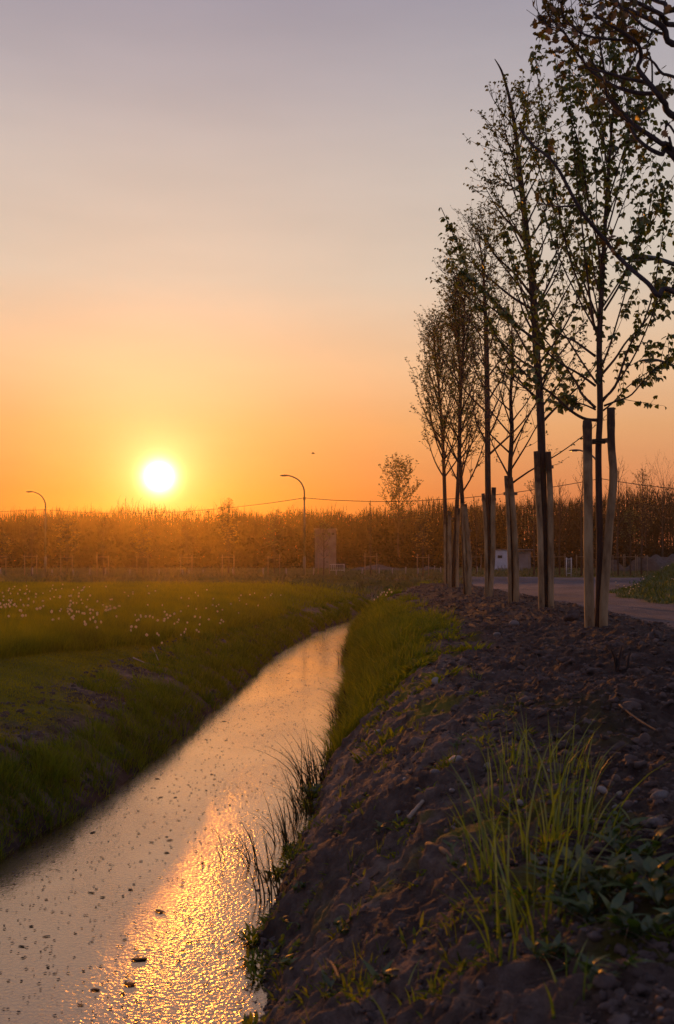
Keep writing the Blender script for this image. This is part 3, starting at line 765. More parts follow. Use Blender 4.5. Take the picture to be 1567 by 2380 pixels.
# --- C..G
d_ = 18.7
C = Tree('small', .055, .04, .10, .3, 3)
tC = trunk_at([(1190, 1418), (1188, 1300), (1185, 1150), (1186, 1080), (1190, 1000), (1187, 920), (1192, 840), (1190, 760), (1196, 680)], d_)
C.w.tube(spline(tC, 30), np.interp(np.linspace(0, 1, 30), [0, .05, .5, 1], [.055, .048, .04, .006]), 8)
auto_limbs(C, tC[2:], 20, .08, .8, lambda t: 1.7 * (1 - t) + .5, lambda t: .95 - .4 * t, .02, 5, .5, .005, 1, .11, .6)
baseC = tC[0] * 1; baseC[2] = H(baseC[0], baseC[1])
C.finish('staked_tree', baseC, 'slim staked tree standing between the tallest tree and the straight grey trunk', GRP, M['barkd'], M['leafB'])
d_ = 22.4
Dt = Tree('small', .055, .038, .095, .3, 3)
tD = trunk_at([(1134, 1396), (1136, 1250), (1134, 1100), (1133, 950), (1131, 820), (1128, 720), (1122, 620), (1112, 540)], d_)
Dt.w.tube(spline(tD, 30), np.interp(np.linspace(0, 1, 30), [0, .05, .6, 1], [.085, .075, .055, .008]), 8)
auto_limbs(Dt, tD[2:], 28, .08, .9, lambda t: 1.8 * (1 - t) + .6, lambda t: .85 - .35 * t, .026, 7, .75, .007, 2, .1, .7)
baseD = tD[0] * 1; baseD[2] = H(baseD[0], baseD[1])
Dt.finish('staked_tree', baseD, 'straight grey trunked staked tree with a pale stake like a cross to its right', GRP, M['bark'], M['leafB'])
for (bx, by, d_, top, lab, n_, le, r0) in [
    (1084, 1388, 24.0, [(1078, 1250), (1074, 1150), (1068, 1050), (1072, 900), (1078, 780), (1080, 700), (1080, 640)], 'staked tree forking into upright branches just left of the straight grey trunk', 28, 1.7, .062),
    (1053, 1373, 29.3, [(1058, 1250), (1066, 1100), (1070, 950), (1068, 850), (1062, 760), (1052, 700)], 'dark upright staked tree second from the ditch end of the row', 32, 2.6, .075),
    (1037, 1361, 35.6, [(1036, 1250), (1033, 1120), (1028, 1000), (1020, 900), (1012, 820), (1003, 745)], 'farthest staked tree of the row, with a narrow brush of twigs against the orange sky', 40, 3.4, .085)]:
    T = Tree('small', .07 if d_ < 28 else .085, .045 if d_ < 28 else .055, .10, .1, 3)
    tr = trunk_at([(bx, by)] + top, d_)
    T.w.tube(spline(tr, 26), np.interp(np.linspace(0, 1, 26), [0, .05, .5, 1], [r0 * 1.15, r0, r0 * .65, .008]), 8)
    auto_limbs(T, tr[2:], n_, .03, .84, lambda t: le * .9 * (1 - t) + .3, lambda t: .72 - .34 * t, r0 * .35, 8, .8, .008, 2, .17, .8)
    bs = tr[0] * 1; bs[2] = H(bs[0], bs[1])
    T.finish('staked_tree', bs, lab, GRP, M['barkd'], M['leafB'])

# --- support stakes: two stakes, a crossbar and a tie
SG = 'wooden tree supports along the soil strip'


def stakes(label, d, left, right, bar, tie, rl, rr, dl=-.12, dr=-.10):
    x0, y0, z0 = at(*left[0], d); e = empty('tree_support', (x0, d, float(H(x0, d))), label, 'tree stakes', SG)
    lo = np.array(e.location)
    for pix, r, dd in ((left, rl, dl), (right, rr, dr)):
        if not pix: continue
        p = np.array([at(x, y, d + dd) for x, y in pix]); p[0, 2] = H(p[0, 0], p[0, 1]) - .12
        m_ = 26; p = spline(p, m_)
        mb = MB(); mb.tube(p - lo, r * (1.02 - .08 * np.linspace(0, 1, m_) + rng.normal(0, .03, m_)), 12); mb.build('stake', M['stake'], e)
    (xa, ya), (xb, yb) = bar
    pa, pb = at(xa, ya, d + dl - .03), at(xb, yb, d + dr - .03)
    c = (pa + pb) / 2; ln = np.linalg.norm(pb - pa)
    mb = MB(); mb.box(c + np.array([0, .16, 0]) - lo, (ln, .035, .055), math.atan2(pb[1] - pa[1], pb[0] - pa[0]), 0, math.asin((pb[2] - pa[2]) / ln)); mb.build('crossbar', M['sawn'], e, False)
    tc_ = at(*tie, d); mb = MB()
    an = np.linspace(0, 2 * np.pi, 17)
    for dz in (-.02, 0, .022):
        rr_ = rl * 1.05 + .01
        mb.tube(np.stack([np.cos(an) * rr_, np.sin(an) * rr_, an * 0 + dz + .01 * np.sin(an)], 1) + tc_ - lo, .009, 5)
    mb.build('tie', M['strap'], e)


stakes('pair of pale peeled stakes beside the nearest tree, the right one crooked', 12.1, [(1371, 1470), (1368, 1300), (1367, 1150), (1365, 977)],
       [(1403, 1472), (1404, 1400), (1411, 1300), (1418, 1200), (1426, 1110), (1421, 1035), (1420, 948)], [(1374, 1025), (1436, 1018)], (1392, 1026), .058, .050)
stakes('pair of smooth stakes hugging the trunk of the tallest tree', 17.1, [(1259, 1425), (1256, 1250), (1251, 1150), (1247, 1049)],
       [(1281, 1424), (1280, 1280), (1279, 1150), (1274, 1050)], [(1250, 1084), (1291, 1083)], (1260, 1092), .052, .052)
stakes('pale stake pressed against the slim tree behind a darker stake', 18.7, [(1186, 1418), (1184, 1300), (1181, 1200), (1176, 1106)],
       [(1199, 1418), (1200, 1320), (1194, 1200), (1186, 1110)], [(1174, 1146), (1206, 1146)], (1186, 1140), .035, .052)
stakes('two stakes by the straight grey trunk, the right one topped like a cross', 22.4, [(1131, 1396), (1130, 1280), (1127, 1200), (1123, 1147)],
       [(1138, 1396), (1146, 1290), (1146, 1200), (1148, 1133)], [(1122, 1160), (1156, 1160)], (1134, 1162), .04, .055)
stakes('knotty brown stakes of the tree forking into upright branches', 24.0, [(1086, 1389), (1080, 1280), (1075, 1170)],
       [(1090, 1389), (1090, 1290), (1082, 1200), (1080, 1172)], [(1076, 1231), (1099, 1233)], (1080, 1228), .03, .062)
stakes('stakes beside the dark upright tree near the ditch end', 29.3, [(1046, 1373), (1047, 1280), (1045, 1190)],
       [(1063, 1373), (1063, 1280), (1066, 1181)], [(1044, 1205), (1070, 1206)], (1057, 1205), .045, .05)
stakes('stakes of the farthest tree at the end of the soil strip', 35.6, [(1034, 1361), (1035, 1280), (1034, 1200)],
       [(1043, 1361), (1043, 1280), (1044, 1189)], [(1032, 1212), (1049, 1212)], (1037, 1212), .04, .05)

# ------------------------------------------------------------------ back trees with stakes
BG = 'young staked trees along the cross road'
KIND = {}


def back_tree(x, by, d, ty, wpx, style, label, staked=True, grp=BG, name='young_tree'):
    s_ = F / d; b = at(x, by, d); b[2] = H(b[0], b[1]); hgt = CZ + d * (HZ - ty) / F - b[2]
    wid = wpx / s_
    T = Tree('small', {'y': .13, 'g': .10, 'b': .06, 'p': .05, 't': .22}[style], {'y': .08, 'g': .06, 'b': .03, 'p': .025, 't': .15}[style], {'y': .16, 'g': .18, 'b': .35, 'p': .4, 't': .2}[style], .0, 2)
    k = 8; zz = np.linspace(-.1, hgt, k)
    tr = np.stack([b[0] + np.cumsum(rng.normal(0, .02, k)) * hgt / 5, b[1] + np.cumsum(rng.normal(0, .02, k)), b[2] + zz], 1)
    rr = .02 + hgt * .0075
    T.w.tube(spline(tr, 16), np.linspace(rr, .012, 16), 6)
    base_t = .38 if style != 'p' else .3
    n_ = {'y': 20, 'g': 17, 'b': 16, 'p': 22, 't': 40}[style]
    ang = {'y': .75, 'g': .8, 'b': .75, 'p': .35, 't': .85}[style]
    auto_limbs(T, tr, n_, base_t, .93, lambda t: wid * (.75 * math.sin(min(1, (1.05 - t) / .5) * 1.57) + .1), lambda t: ang * (1.15 - .5 * t), rr * .4, 5, wid * .38, .008 if style != 't' else .014, 1, .1, 1, m_=8)
    e = T.finish(name, b, label, grp, M['bark'], M['leafY'] if style == 'y' else M['leafB'])
    if staked:
        z0 = b[2]; sup = empty('tree_support', (b[0], b[1], z0), 'stakes of the ' + label, 'tree stakes', 'thin tree supports along the cross road')
        o_ = .34
        for sx_ in (-o_, o_):
            mb = MB(); mb.tube(np.array([[sx_, -.1, -.1], [sx_ * .97, -.1, .6], [sx_ * .98, -.1, 1.32 + rng.uniform(-.05, .1)]]), .022, 6); mb.build('stake', M['sawn'], sup)
        mb = MB(); mb.box((0, -.15, 1.2), (o_ * 2 + .1, .025, .035)); mb.build('crossbar', M['sawn'], sup, False)


for a in [
    (2, 1343, 58, 1258, 44, 'y', 'yellow leafed young tree at the left end of the cross road'),
    (73, 1347, 55, 1222, 60, 'b', 'thin bare young tree left of the left street lamp'),
    (156, 1343, 58, 1228, 62, 'y', 'full golden young tree right of the left street lamp'),
    (240, 1343, 58, 1210, 40, 'b', 'slender bare young tree between golden crowns, below the sun'),
    (332, 1341, 60, 1245, 44, 'y', 'small golden young tree straight under the sun'),
    (434, 1342, 59, 1222, 56, 'b', 'bare young tree just right of the sun glow'),
    (531, 1344, 57, 1175, 46, 'y', 'tall pointed young tree with golden lower crown'),
    (637, 1344, 57, 1205, 56, 'g', 'open crowned young tree just left of the right street lamp'),
    (753, 1343, 58, 1220, 42, 'g', 'young tree standing before the pale tower'),
    (862, 1346, 56, 1163, 18, 'p', 'needle thin leafless poplar tree right of the tower'),
    (983, 1343, 58, 1200, 46, 'y', 'golden young tree left of the staked row'),
    (1107, 1333, 70, 1195, 50, 'b', 'bare young tree seen through the middle of the staked row'),
    (1241, 1337, 62, 1120, 62, 'g', 'green leafed young tree left of the tallest trunk'),
    (1300, 1337, 62, 1130, 66, 'b', 'vase shaped bare young tree right of the tallest trunk'),
    (1352, 1337, 62, 1060, 60, 'b', 'tall bare young tree behind the pale peeled stake'),
    (1436, 1336, 63, 1085, 66, 'b', 'sparse young tree first to the right of the nearest tree'),
    (1464, 1337, 62, 1190, 46, 'g', 'short round headed young tree beyond the gravel road'),
    (1492, 1334, 66, 1095, 60, 'y', 'young tree with yellowish crown rightmost beyond the road'),
]:
    back_tree(*a)
back_tree(925, 1322, 105, 1092, 96, 't', 'tall broad tree overtopping the wood behind the right street lamp', False, 'tall trees at the edge of the wood', 'tall_tree')
back_tree(1540, 1322, 105, 1112, 130, 'b', 'wide bare branched tree at the right edge above the wood', False, 'tall trees at the edge of the wood', 'tall_tree')
back_tree(1500, 1322, 112, 1130, 110, 'b', 'bare branched tree left of the widest one on the right skyline', False, 'tall trees at the edge of the wood', 'tall_tree')

# ------------------------------------------------------------------ the wood
mb = MB()
TX = [-900, 0, 150, 310, 450, 560, 700, 820, 900, 1000, 1100, 1250, 1400, 1500, 1567, 2600]
TY = [1190, 1197, 1192, 1188, 1200, 1197, 1192, 1197, 1182, 1172, 1165, 1165, 1155, 1140, 1130, 1130]
cb, cd, cs = [], [], []
nt_ = 680
for i_ in range(nt_):
    d = rng.uniform(112, 165); px = rng.uniform(-900, 2500); c = at(px, HZ, d); g0 = float(H(c[0], d))
    top = CZ + d * (HZ - np.interp(px, TX, TY)) / F + rng.normal(.25, .6)
    top += 1.4 * float(fbm(np.array([px * .004]), np.array([d * .05]), 3)[0]) + (rng.uniform(.4, 1.2) if rng.random() < .08 else 0); hh = top - g0; w_ = rng.uniform(1.3, 3.4); dense = rng.random() < .5
    tr = np.stack([c[0] + np.cumsum(rng.normal(0, .12, 6)), d + np.zeros(6), g0 + np.linspace(-.2, hh * .93, 6)], 1)
    mb.tube(tr, np.linspace(.13, .03, 6), 5)
    # upright shoots
    ns = int(rng.choice([20, 45, 75]))
    bz = g0 + hh * rng.uniform(.35, .86, ns); ax = c[0] + rng.normal(0, w_ * .45, ns); ay = d + rng.normal(0, w_ * .45, ns)
    hmax = np.minimum(rng.uniform(.8, 2.4, ns), top + rng.normal(0, .35, ns) - bz + .25)
    blades(mb, np.stack([ax, ay, bz], 1), np.maximum(hmax, .3), rng.uniform(.035, .08, ns), rng.uniform(0, 6.28, ns), rng.uniform(0, .55, ns), 2)
    # leaf sprays
    nl = 330 if dense else 170
    u = rng.normal(0, 1, (nl, 3)); u = nrm(u) * rng.random((nl, 1)) ** .45
    cen = np.array([c[0], d, g0 + hh * .50]); q = cen + u * np.array([w_, w_, hh * .48])
    lobes = rng.normal(0, 1, (7, 3)); lobes = cen + nrm(lobes) * np.array([w_, w_, hh * .38]) * .8
    j = rng.integers(0, 7, nl); q = q * .55 + lobes[j] * .45 + rng.normal(0, .25, (nl, 3))
    cb.append(q); cs.append(rng.uniform(.16, .42, nl) * (1.1 if dense else .75))
cb = np.concatenate(cb); cs = np.concatenate(cs)
leaves(mb, cb, rng.normal(0, 1, cb.shape), cs, cs * .62, 'small')
# undergrowth
nu = 70000
px = rng.uniform(-900, 2500, nu); d = rng.uniform(100, 125, nu) ; X_ = d * (px - 783.5) / F
hgt = 2.6 + 1.6 * fbm(X_ * .12, d * .2, 3)
z = H(X_, d) + hgt * rng.random(nu) ** .9 * np.where(d > 106, 1.15, .45)
leaves(mb, np.stack([X_, d, z], 1), rng.normal(0, 1, (nu, 3)), rng.uniform(.25, .55, nu), rng.uniform(.16, .34, nu), 'small')
nu = 60000
px = rng.uniform(-900, 2500, nu); d = rng.uniform(128, 172, nu); X_ = d * (px - 783.5) / F
topz = CZ + d * (HZ - np.interp(px, TX, TY)) / F + 3.0 * fbm(px * .011, d * .08, 4) - 1.2
g_ = H(X_, d); z = g_ + (topz - g_) * rng.random(nu) ** .75
leaves(mb, np.stack([X_, d, z], 1), rng.normal(0, 1, (nu, 3)) + np.array([0, 0, .5]), rng.uniform(.2, .5, nu), rng.uniform(.08, .24, nu), 'small')
nu = 42000
px = rng.uniform(-900, 2500, nu); d = rng.uniform(118, 170, nu); X_ = d * (px - 783.5) / F
topz = CZ + d * (HZ - np.interp(px, TX, TY)) / F + 2.2 * fbm(px * .014 + 3, d * .08, 4) - .1
g_ = H(X_, d); z = g_ + (topz - g_) * rng.random(nu) ** .8 * .92; hb = np.minimum(rng.uniform(.5, 3.2, nu), np.maximum(topz - z, .25))
blades(mb, np.stack([X_, d, z], 1), hb, rng.uniform(.04, .13, nu), rng.uniform(0, 6.28, nu), np.abs(rng.normal(0, .3, nu)), 2)
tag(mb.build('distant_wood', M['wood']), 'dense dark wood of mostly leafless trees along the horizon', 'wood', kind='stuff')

# ------------------------------------------------------------------ street lamps and cable
LG = 'curved street lamps'


def lamp_mesh():
    e = empty('street_lamp', (0, 0, 0), 'x', 'street lamp', LG)
    mb = MB(); mb.tube([[0, 0, -.2], [0, 0, 1.2]], .075, 12); mb.tube([[0, 0, 1.2], [0, 0, 1.24]], [.075, .055], 12, cap=False)
    mb.tube([[0, 0, 1.2], [0, 0, 4.6]], [.055, .047], 12)
    mb.build('pole', M['metal'], e)
    an = np.linspace(0, 1.15, 14); R = 1.0
    arm = [[0, 0, 4.6], [0, 0, 4.95]] + [[-R * (1 - math.cos(a)) * 1.0, 0, 4.95 + R * math.sin(a) * 1.0] for a in an[1:]]
    p = np.array(arm[-1]); arm += [list(p + np.array([-.16, 0, .06])), list(p + np.array([-.34, 0, .115]))]
    arm = np.array(arm); mb = MB(); mb.tube(arm, np.linspace(.047, .034, len(arm)), 10); mb.build('arm', M['metal'], e)
    q = arm[-1]; mb = MB()
    ts = np.linspace(0, 1, 9); hw = np.interp(ts, [0, .12, .35, .7, .92, 1], [.04, .06, .10, .095, .06, .02]); hh = np.interp(ts, [0, .12, .35, .7, .92, 1], [.036, .04, .05, .04, .022, .008])
    k = 12; a2 = np.arange(k) * 2 * np.pi / k
    v = np.stack([np.stack([q[0] - ts[i_] * .52 + a2 * 0, np.cos(a2) * hw[i_], q[2] + .02 * ts[i_] - .03 * ts[i_] ** 2 + np.sin(a2) * hh[i_]], 1) for i_ in range(9)]).reshape(-1, 3)
    i_ = np.arange(8)[:, None] * k; j = np.arange(k)[None]; j2 = (j + 1) % k
    mb.add(v, [np.stack([i_ + j, i_ + j2, i_ + k + j2, i_ + k + j], -1).reshape(-1, 4), np.arange(k)[::-1][None], (np.arange(k) + 8 * k)[None]])
    h = mb.build('lamp_head', M['lamphead'], e)
    mb = MB(); mb.box((q[0] - .27, 0, q[2] - .047), (.26, .12, .012)); mb.build('lens', M['lens'], h, False)
    mb = MB(); mb.box((0, -.06, 4.62), (.13, .09, .16)); mb.build('cable_clamp', M['metal'], e, False)
    return e, q


L0, tipq = lamp_mesh()
lamp_at = []
for k, (hx, hy, lab) in enumerate([
    (650, 1105, 'street lamp standing alone left of the pale tower'),
    (60, 1143, 'street lamp at the far left beyond the meadow'),
    (1450, 600, 'nearest street lamp, only its arm showing behind the oak branch'),
    (1487, 861, 'street lamp whose arm enters from the right among low leaves'),
    (1322, 1048, 'street lamp half hidden behind the nearest staked tree')]):
    d = F * (tipq[2] + 1.0 - CZ) / (HZ - hy); hp = at(hx, hy, d); x = hp[0] - (tipq[0] - .52); z = float(H(x, d))
    d = F * (tipq[2] + z - CZ) / (HZ - hy); hp = at(hx, hy, d); x = hp[0] - (tipq[0] - .52)
    e = L0 if k == 0 else dup(L0, (0, 0, 0))
    e.location = (x, d, float(H(x, d))); e['label'] = lab; lamp_at.append(np.array(e.location))
e = dup(L0, (27.5, 50, float(H(27.5, 50))), label='street lamp beyond the right edge carrying the cable'); lamp_at.append(np.array(e.location))
e2 = dup(L0, (-52, 66, float(H(-52, 66))), label='street lamp beyond the left edge carrying the cable'); lamp_at.append(np.array(e2.location))


def cable(a, b, sag, label):
    a = a + np.array([0, -.06, 4.66]); b = b + np.array([0, -.06, 4.66]); t = np.linspace(0, 1, 40)
    p = a[None] * (1 - t[:, None]) + b[None] * t[:, None]; p[:, 2] -= sag * 4 * t * (1 - t) - .03 * np.sin(t * 40) * t * (1 - t)
    mb = MB(); mb.tube(p, .017, 5)
    tag(mb.build('overhead_cable', M['cable'], origin=a), label, 'cable', 'overhead cables')


cable(lamp_at[1], lamp_at[0], .55, 'sagging overhead cable strung between the two street lamps beyond the meadow')
cable(lamp_at[6], lamp_at[1], .5, 'overhead cable running off to the left from the far left lamp')
cable(lamp_at[0], lamp_at[4], .55, 'overhead cable running right from the lone lamp behind the staked trees')
cable(lamp_at[4], lamp_at[5], .5, 'overhead cable crossing the sky at the right above the bare trees')

# ------------------------------------------------------------------ fence posts
pm = MB(); pm.tube([[0, 0, -.15], [0, 0, .46]], .038, 8); pm.tube([[0, 0, .46], [0, 0, .48]], [.038, .02], 8)
pmesh = pm.mesh('fence_post', [M['post']])
for x, by in [(3, 1343), (76, 1344), (122, 1341), (171, 1341), (208, 1339), (245, 1339), (302, 1339), (370, 1339), (425, 1339), (440, 1341), (472, 1342), (542, 1341), (612, 1337), (666, 1339), (729, 1337), (781, 1338), (841, 1336), (881, 1336), (912, 1335), (943, 1335), (972, 1335),
              (1010, 1329), (1025, 1333), (1077, 1336), (1110, 1331), (1118, 1328), (1128, 1328), (1158, 1329), (1166, 1329), (1174, 1329), (1208, 1329), (1213, 1329)]:
    d = F * .95 / (by - HZ); X = d * (x - 783.5) / F
    o = bpy.data.objects.new('fence_post', pmesh); COL.objects.link(o); o.location = (X, d, float(H(X, d)))
    o.rotation_euler = (rng.normal(0, .05), rng.normal(0, .06), rng.uniform(0, 3)); o.scale = (1, 1, rng.uniform(.85, 1.15))
    tag(o, 'short white fence post standing in the grass before the wood', 'fence post', 'short white posts before the wood')

# ------------------------------------------------------------------ buildings
d = 100.0; s_ = F / d; a0 = at(732, 1300, d); w_ = 49.5 / s_; g0 = float(H(a0[0] + w_ / 2, d)); top = CZ + d * (HZ - 1231) / F
e = empty('utility_tower', (a0[0] + w_ / 2, d + w_ / 2, g0), 'pale narrow transformer tower with a flat roof standing in the wood', 'tower'); hh = top - g0
mb = MB(); mb.box((0, 0, hh / 2 - .1), (w_, w_, hh + .2)); mb.build('wall', M['render'], e, False)
mb = MB(); mb.box((0, 0, hh + .06), (w_ + .22, w_ + .22, .12)); mb.build('roof', M['slab'], e, False)
for k in (-.15, .1, .3):
    mb = MB(); mb.box((k * w_ + .12, -w_ / 2 - .005, hh - .42), (.26, .05, .22)); mb.build('vent', M['darkwin'], e, False)
mb = MB(); mb.box((-.1 * w_, -w_ / 2 - .005, .95), (.8, .05, 1.9)); mb.build('door', M['slab'], e, False)

d = 95.0; s_ = F / d; a0 = at(1148, 1300, d); w_ = 88 / s_; g0 = float(H(a0[0] + w_ / 2, d)); top = CZ + d * (HZ - 1279) / F; hh = top - g0
e = empty('shed', (a0[0] + w_ / 2, d + 1.5, g0), 'low white shed with faded red graffiti seen between the staked trunks', 'shed')
mb = MB(); mb.box((-w_ * .2, 0, hh / 2 - .1), (w_ * .6, 3, hh + .2)); mb.build('wall', M['graffiti'], e, False)
mb = MB(); mb.box((w_ * .3, .2, hh / 2 - .14), (w_ * .4 - .01, 2.6, hh + .1)); mb.build('annex_wall', M['wallc'], e, False)
mb = MB(); mb.box((0, 0, hh + .06), (w_ + .2, 3.2, .10)); mb.build('roof', M['slab'], e, False)
wn_ = MB(); wn_.box((-w_ * .34, -1.505, hh * .66), (.42, .05, .26)); wn_.build('window', M['darkwin'], e, False)


def heap(name, label, cat, x, y, d, wx, wy, h, mtl):
    c = at(x, y, d); g0 = float(H(c[0], d)); n_ = 40
    u, v = np.meshgrid(np.linspace(-1, 1, n_), np.linspace(-1, 1, 24)); r = np.sqrt(u ** 2 + v ** 2)
    z = np.clip(1 - r, 0, 1) ** .8 * h * (.7 + .8 * vnoise(u * 4 + x, v * 3)) + .12 * fbm(u * 7 + x, v * 7, 3) * (r < .95) - .05
    i_ = np.arange(n_ * 24).reshape(24, n_); q = np.stack([i_[:-1, :-1], i_[:-1, 1:], i_[1:, 1:], i_[1:, :-1]], -1).reshape(-1, 4)
    mb = MB(); mb.add(np.stack([u * wx / 2, v * wy / 2, z], -1).reshape(-1, 3), [q])
    o = mb.build(name, mtl); o.location = (c[0], d, g0); tag(o, label, cat, 'heaps of building material')


heap('gravel_heap', 'long low grey gravel heap right of the pale tower', 'heap', 880, 1325, 88, 6.5, 2, .42, M['gravheap'])
heap('gravel_heap', 'small grey gravel heap left of the farthest staked tree', 'heap', 1000, 1325, 88, 2.6, 1.6, .4, M['gravheap'])
heap('earth_heap', 'dark rubble heap beyond the gravel road at the right', 'heap', 1495, 1325, 82, 3.4, 2, 1.25, M['rubble'])
heap('gravel_heap', 'pale grey gravel bank at the right below the wood', 'heap', 1545, 1325, 90, 7, 2.5, 1.3, M['gravheap'])
heap('earth_heap', 'brown earth heap behind the nearest pair of stakes', 'heap', 1425, 1325, 82, 2.6, 2, .9, M['rubble'])

# barriers and a rack by the cross road


def barrier(x0, x1, d, h, label, nb, mtl, hor=2, grp='barriers by the cross road', name='barrier', cat='barrier'):
    a, b = at(x0, 1330, d), at(x1, 1330, d); w_ = b[0] - a[0]; g0 = float(H((a[0] + b[0]) / 2, d))
    e = empty(name, ((a[0] + b[0]) / 2, d, g0), label, cat, grp)
    for s_ in (-1, 1):
        mb = MB(); mb.tube([[s_ * w_ / 2, 0, -.05], [s_ * w_ / 2, 0, h]], .035, 8); mb.build('post', mtl, e)
    mb = MB()
    for k in range(hor):
        z = h * (.18 + .75 * k / max(hor - 1, 1)); mb.tube([[-w_ / 2, 0, z], [w_ / 2, 0, z]], .022, 6)
    for k in range(nb):
        xx = -w_ / 2 + w_ * (k + 1) / (nb + 1); mb.tube([[xx, 0, h * .18], [xx, 0, h * .93]], .012, 5)
    mb.build('rails', mtl, e)


barrier(766, 800, 80, .62, 'low metal barrier in front of the gravel heap by the tower', 6, M['galv'])
barrier(1317, 1328, 60, 1.15, 'narrow galvanised frame behind the tall bare young tree', 1, M['galv'])
barrier(1378, 1396, 60, 1.15, 'dark wooden rack seen between the nearest stakes', 2, M['twig'], 4, name='wooden_rack', cat='rack')

# bird
c = at(728, 1054, 55); e = empty('bird', c, 'tiny dark bird flying in the orange sky above the right street lamp', 'bird')
mb = MB(); t = np.linspace(-1, 1, 9); mb.tube(np.stack([t * .09, t * 0, .01 * t], 1), .026 * np.sqrt(np.clip(1 - t ** 2, .03, 1)), 8); mb.build('body', M['plume'], e)
for s_ in (-1, 1):
    mb = MB(); mb.add([[.05, 0, .01], [-.03, 0, .01], [-.06, s_ * .12, .05], [.02, s_ * .13, .055], [-.05, s_ * .22, .02]], [[[0, 1, 2, 3]], [[2, 4, 3]]]); mb.build('wing', M['plume'], e)

# ------------------------------------------------------------------ grass


def scatter(n, x0f, x1f, y0, y1, p=1.0):
    y = y0 * (y1 / y0) ** rng.random(n) if p == 1 else y0 + (y1 - y0) * rng.random(n)
    a, b = x0f(y), x1f(y); return a + (b - a) * rng.random(n), y


# tall meadow
X, Y = scatter(150000, lambda y: np.maximum(-y * .40 - 2, -26), lambda y: np.minimum(xm(y), xl(y) - .6), 8.5, 42)
pk = fbm(X * .7, Y * .7, 3)
edge = np.minimum(xm(Y), xl(Y) - .6) - X
hgt = (.21 + .07 * pk + .07 * rng.random(len(X))) * (1 - .25 * sst(20, 38, Y)) * (.75 + .25 * sst(0, .15, edge + .1 * pk))
mb = MB(); blades(mb, np.stack([X, Y, H(X, Y) - .01], 1), hgt, .005 + Y * .00042, rng.uniform(0, 6.28, len(X)), rng.uniform(.1, .9, len(X)), 2)
tag(mb.build('meadow_grass', M['grassM']), 'tall meadow grass beyond the mown strip left of the ditch', 'grass', kind='stuff')
# short turf along the ditch
X, Y = scatter(90000, lambda y: xm(y) - .1, lambda y: xl(y) - .55, 5.5, 24)
keep = (fbm(X * 1.1, Y * 1.1, 4) * .9 + (xl(Y) - X) > 1.0) | (rng.random(len(X)) < .12); X, Y = X[keep], Y[keep]
mb = MB(); blades(mb, np.stack([X, Y, H(X, Y) - .005], 1), rng.uniform(.018, .045, len(X)), .004 + Y * .00035, rng.uniform(0, 6.28, len(X)), rng.uniform(.2, 1.1, len(X)), 2)
tag(mb.build('short_turf', M['grassS']), 'short mown turf between the meadow and the ditch', 'grass', kind='stuff')


# bank grass in tufts (left and right)
def tufts(cx, cy, nb, h, spread, wd, lean=(.15, .9)):
    n_ = len(cx); i_ = np.repeat(np.arange(n_), nb); m_ = len(i_)
    sp = np.repeat(np.broadcast_to(spread, (n_,)), nb); a = rng.uniform(0, 6.28, m_); r = sp * np.sqrt(rng.random(m_))
    x = cx[i_] + r * np.cos(a); y = cy[i_] + r * np.sin(a)
    hh_ = np.repeat(np.broadcast_to(h, (n_,)), nb) * rng.uniform(.45, 1.1, m_)
    return x, y, hh_, a + rng.normal(0, .6, m_), rng.uniform(*lean, m_), wd + y * .0003


mb = MB()
Yc = 5.2 * (40 / 5.2) ** rng.random(1700); ac_ = rng.uniform(.06, 1.1, 1700); Xc = xl(Yc) - ac_
kp = (ac_[:1700] < .5) | (fbm(Xc * 1.1 + 3, Yc * .7, 3) > -.12); Xc, Yc = Xc[kp], Yc[kp]
x, y, hh_, az, ln_, wd = tufts(Xc, Yc, 60, np.where(Xc > xl(Yc) - .5, 1.0, .75) * (.06 + .18 * rng.random(len(Xc)) ** 1.6), .13, .006)
blades(mb, np.stack([x, y, H(x, y) - .01], 1), hh_, wd, az, ln_, 3)
tag(mb.build('bank_grass', M['grassB']), 'rough grass tufts on the left bank of the ditch', 'grass', kind='stuff')
mb = MB()
Yc = 8.2 * (42 / 8.2) ** rng.random(1800); Xc = xr(Yc) + rng.uniform(.03, 1.7, 1800)
bw = np.interp(Yc, [6, 9, 11, 15, 22, 40], [.18, .3, .75, 1.6, 1.5, 1.3]); kp = (fbm(Xc * 1.3, Yc * .8, 4) * 1.1 + .5 * np.exp(-((Yc - 18) / 9) ** 2) - .14 > 0) & (Xc - xr(Yc) < bw * rng.uniform(.5, 1.1, len(Xc))); Xc, Yc = Xc[kp], Yc[kp]
x, y, hh_, az, ln_, wd = tufts(Xc, Yc, 55, (.09 + .34 * rng.random(len(Xc)) ** 2.2) * (1.15 - .5 * sst(.5, 1.4, Xc - xr(Yc))), .16, .006)
blades(mb, np.stack([x, y, H(x, y) - .01], 1), hh_, wd, az, ln_, 3)
Yc = 2.6 * (9 / 2.6) ** rng.random(130); Xc = xr(Yc) + rng.uniform(.08, 1.5, 130)
x, y, hh_, az, ln_, wd = tufts(Xc, Yc, 16, rng.uniform(.025, .07, 130), .05, .012, (.5, 1.7))
blades(mb, np.stack([x, y, H(x, y)], 1), hh_, wd, az, ln_, 3, 'leaf')
Yc = 3.6 * (11 / 3.6) ** rng.random(22); Xc = xr(Yc) + rng.uniform(-.04, .12, 22)
x, y, hh_, az, ln_, wd = tufts(Xc, Yc, 34, rng.uniform(.04, .11, 22), .06, .018, (.4, 1.6))
blades(mb, np.stack([x, y, np.maximum(H(x, y), 0)], 1), hh_, wd, az, ln_, 3, 'leaf')
Yc = 3 * (9 / 3) ** rng.random(60); Xc = xr(Yc) + rng.uniform(.08, 1.6, 60)
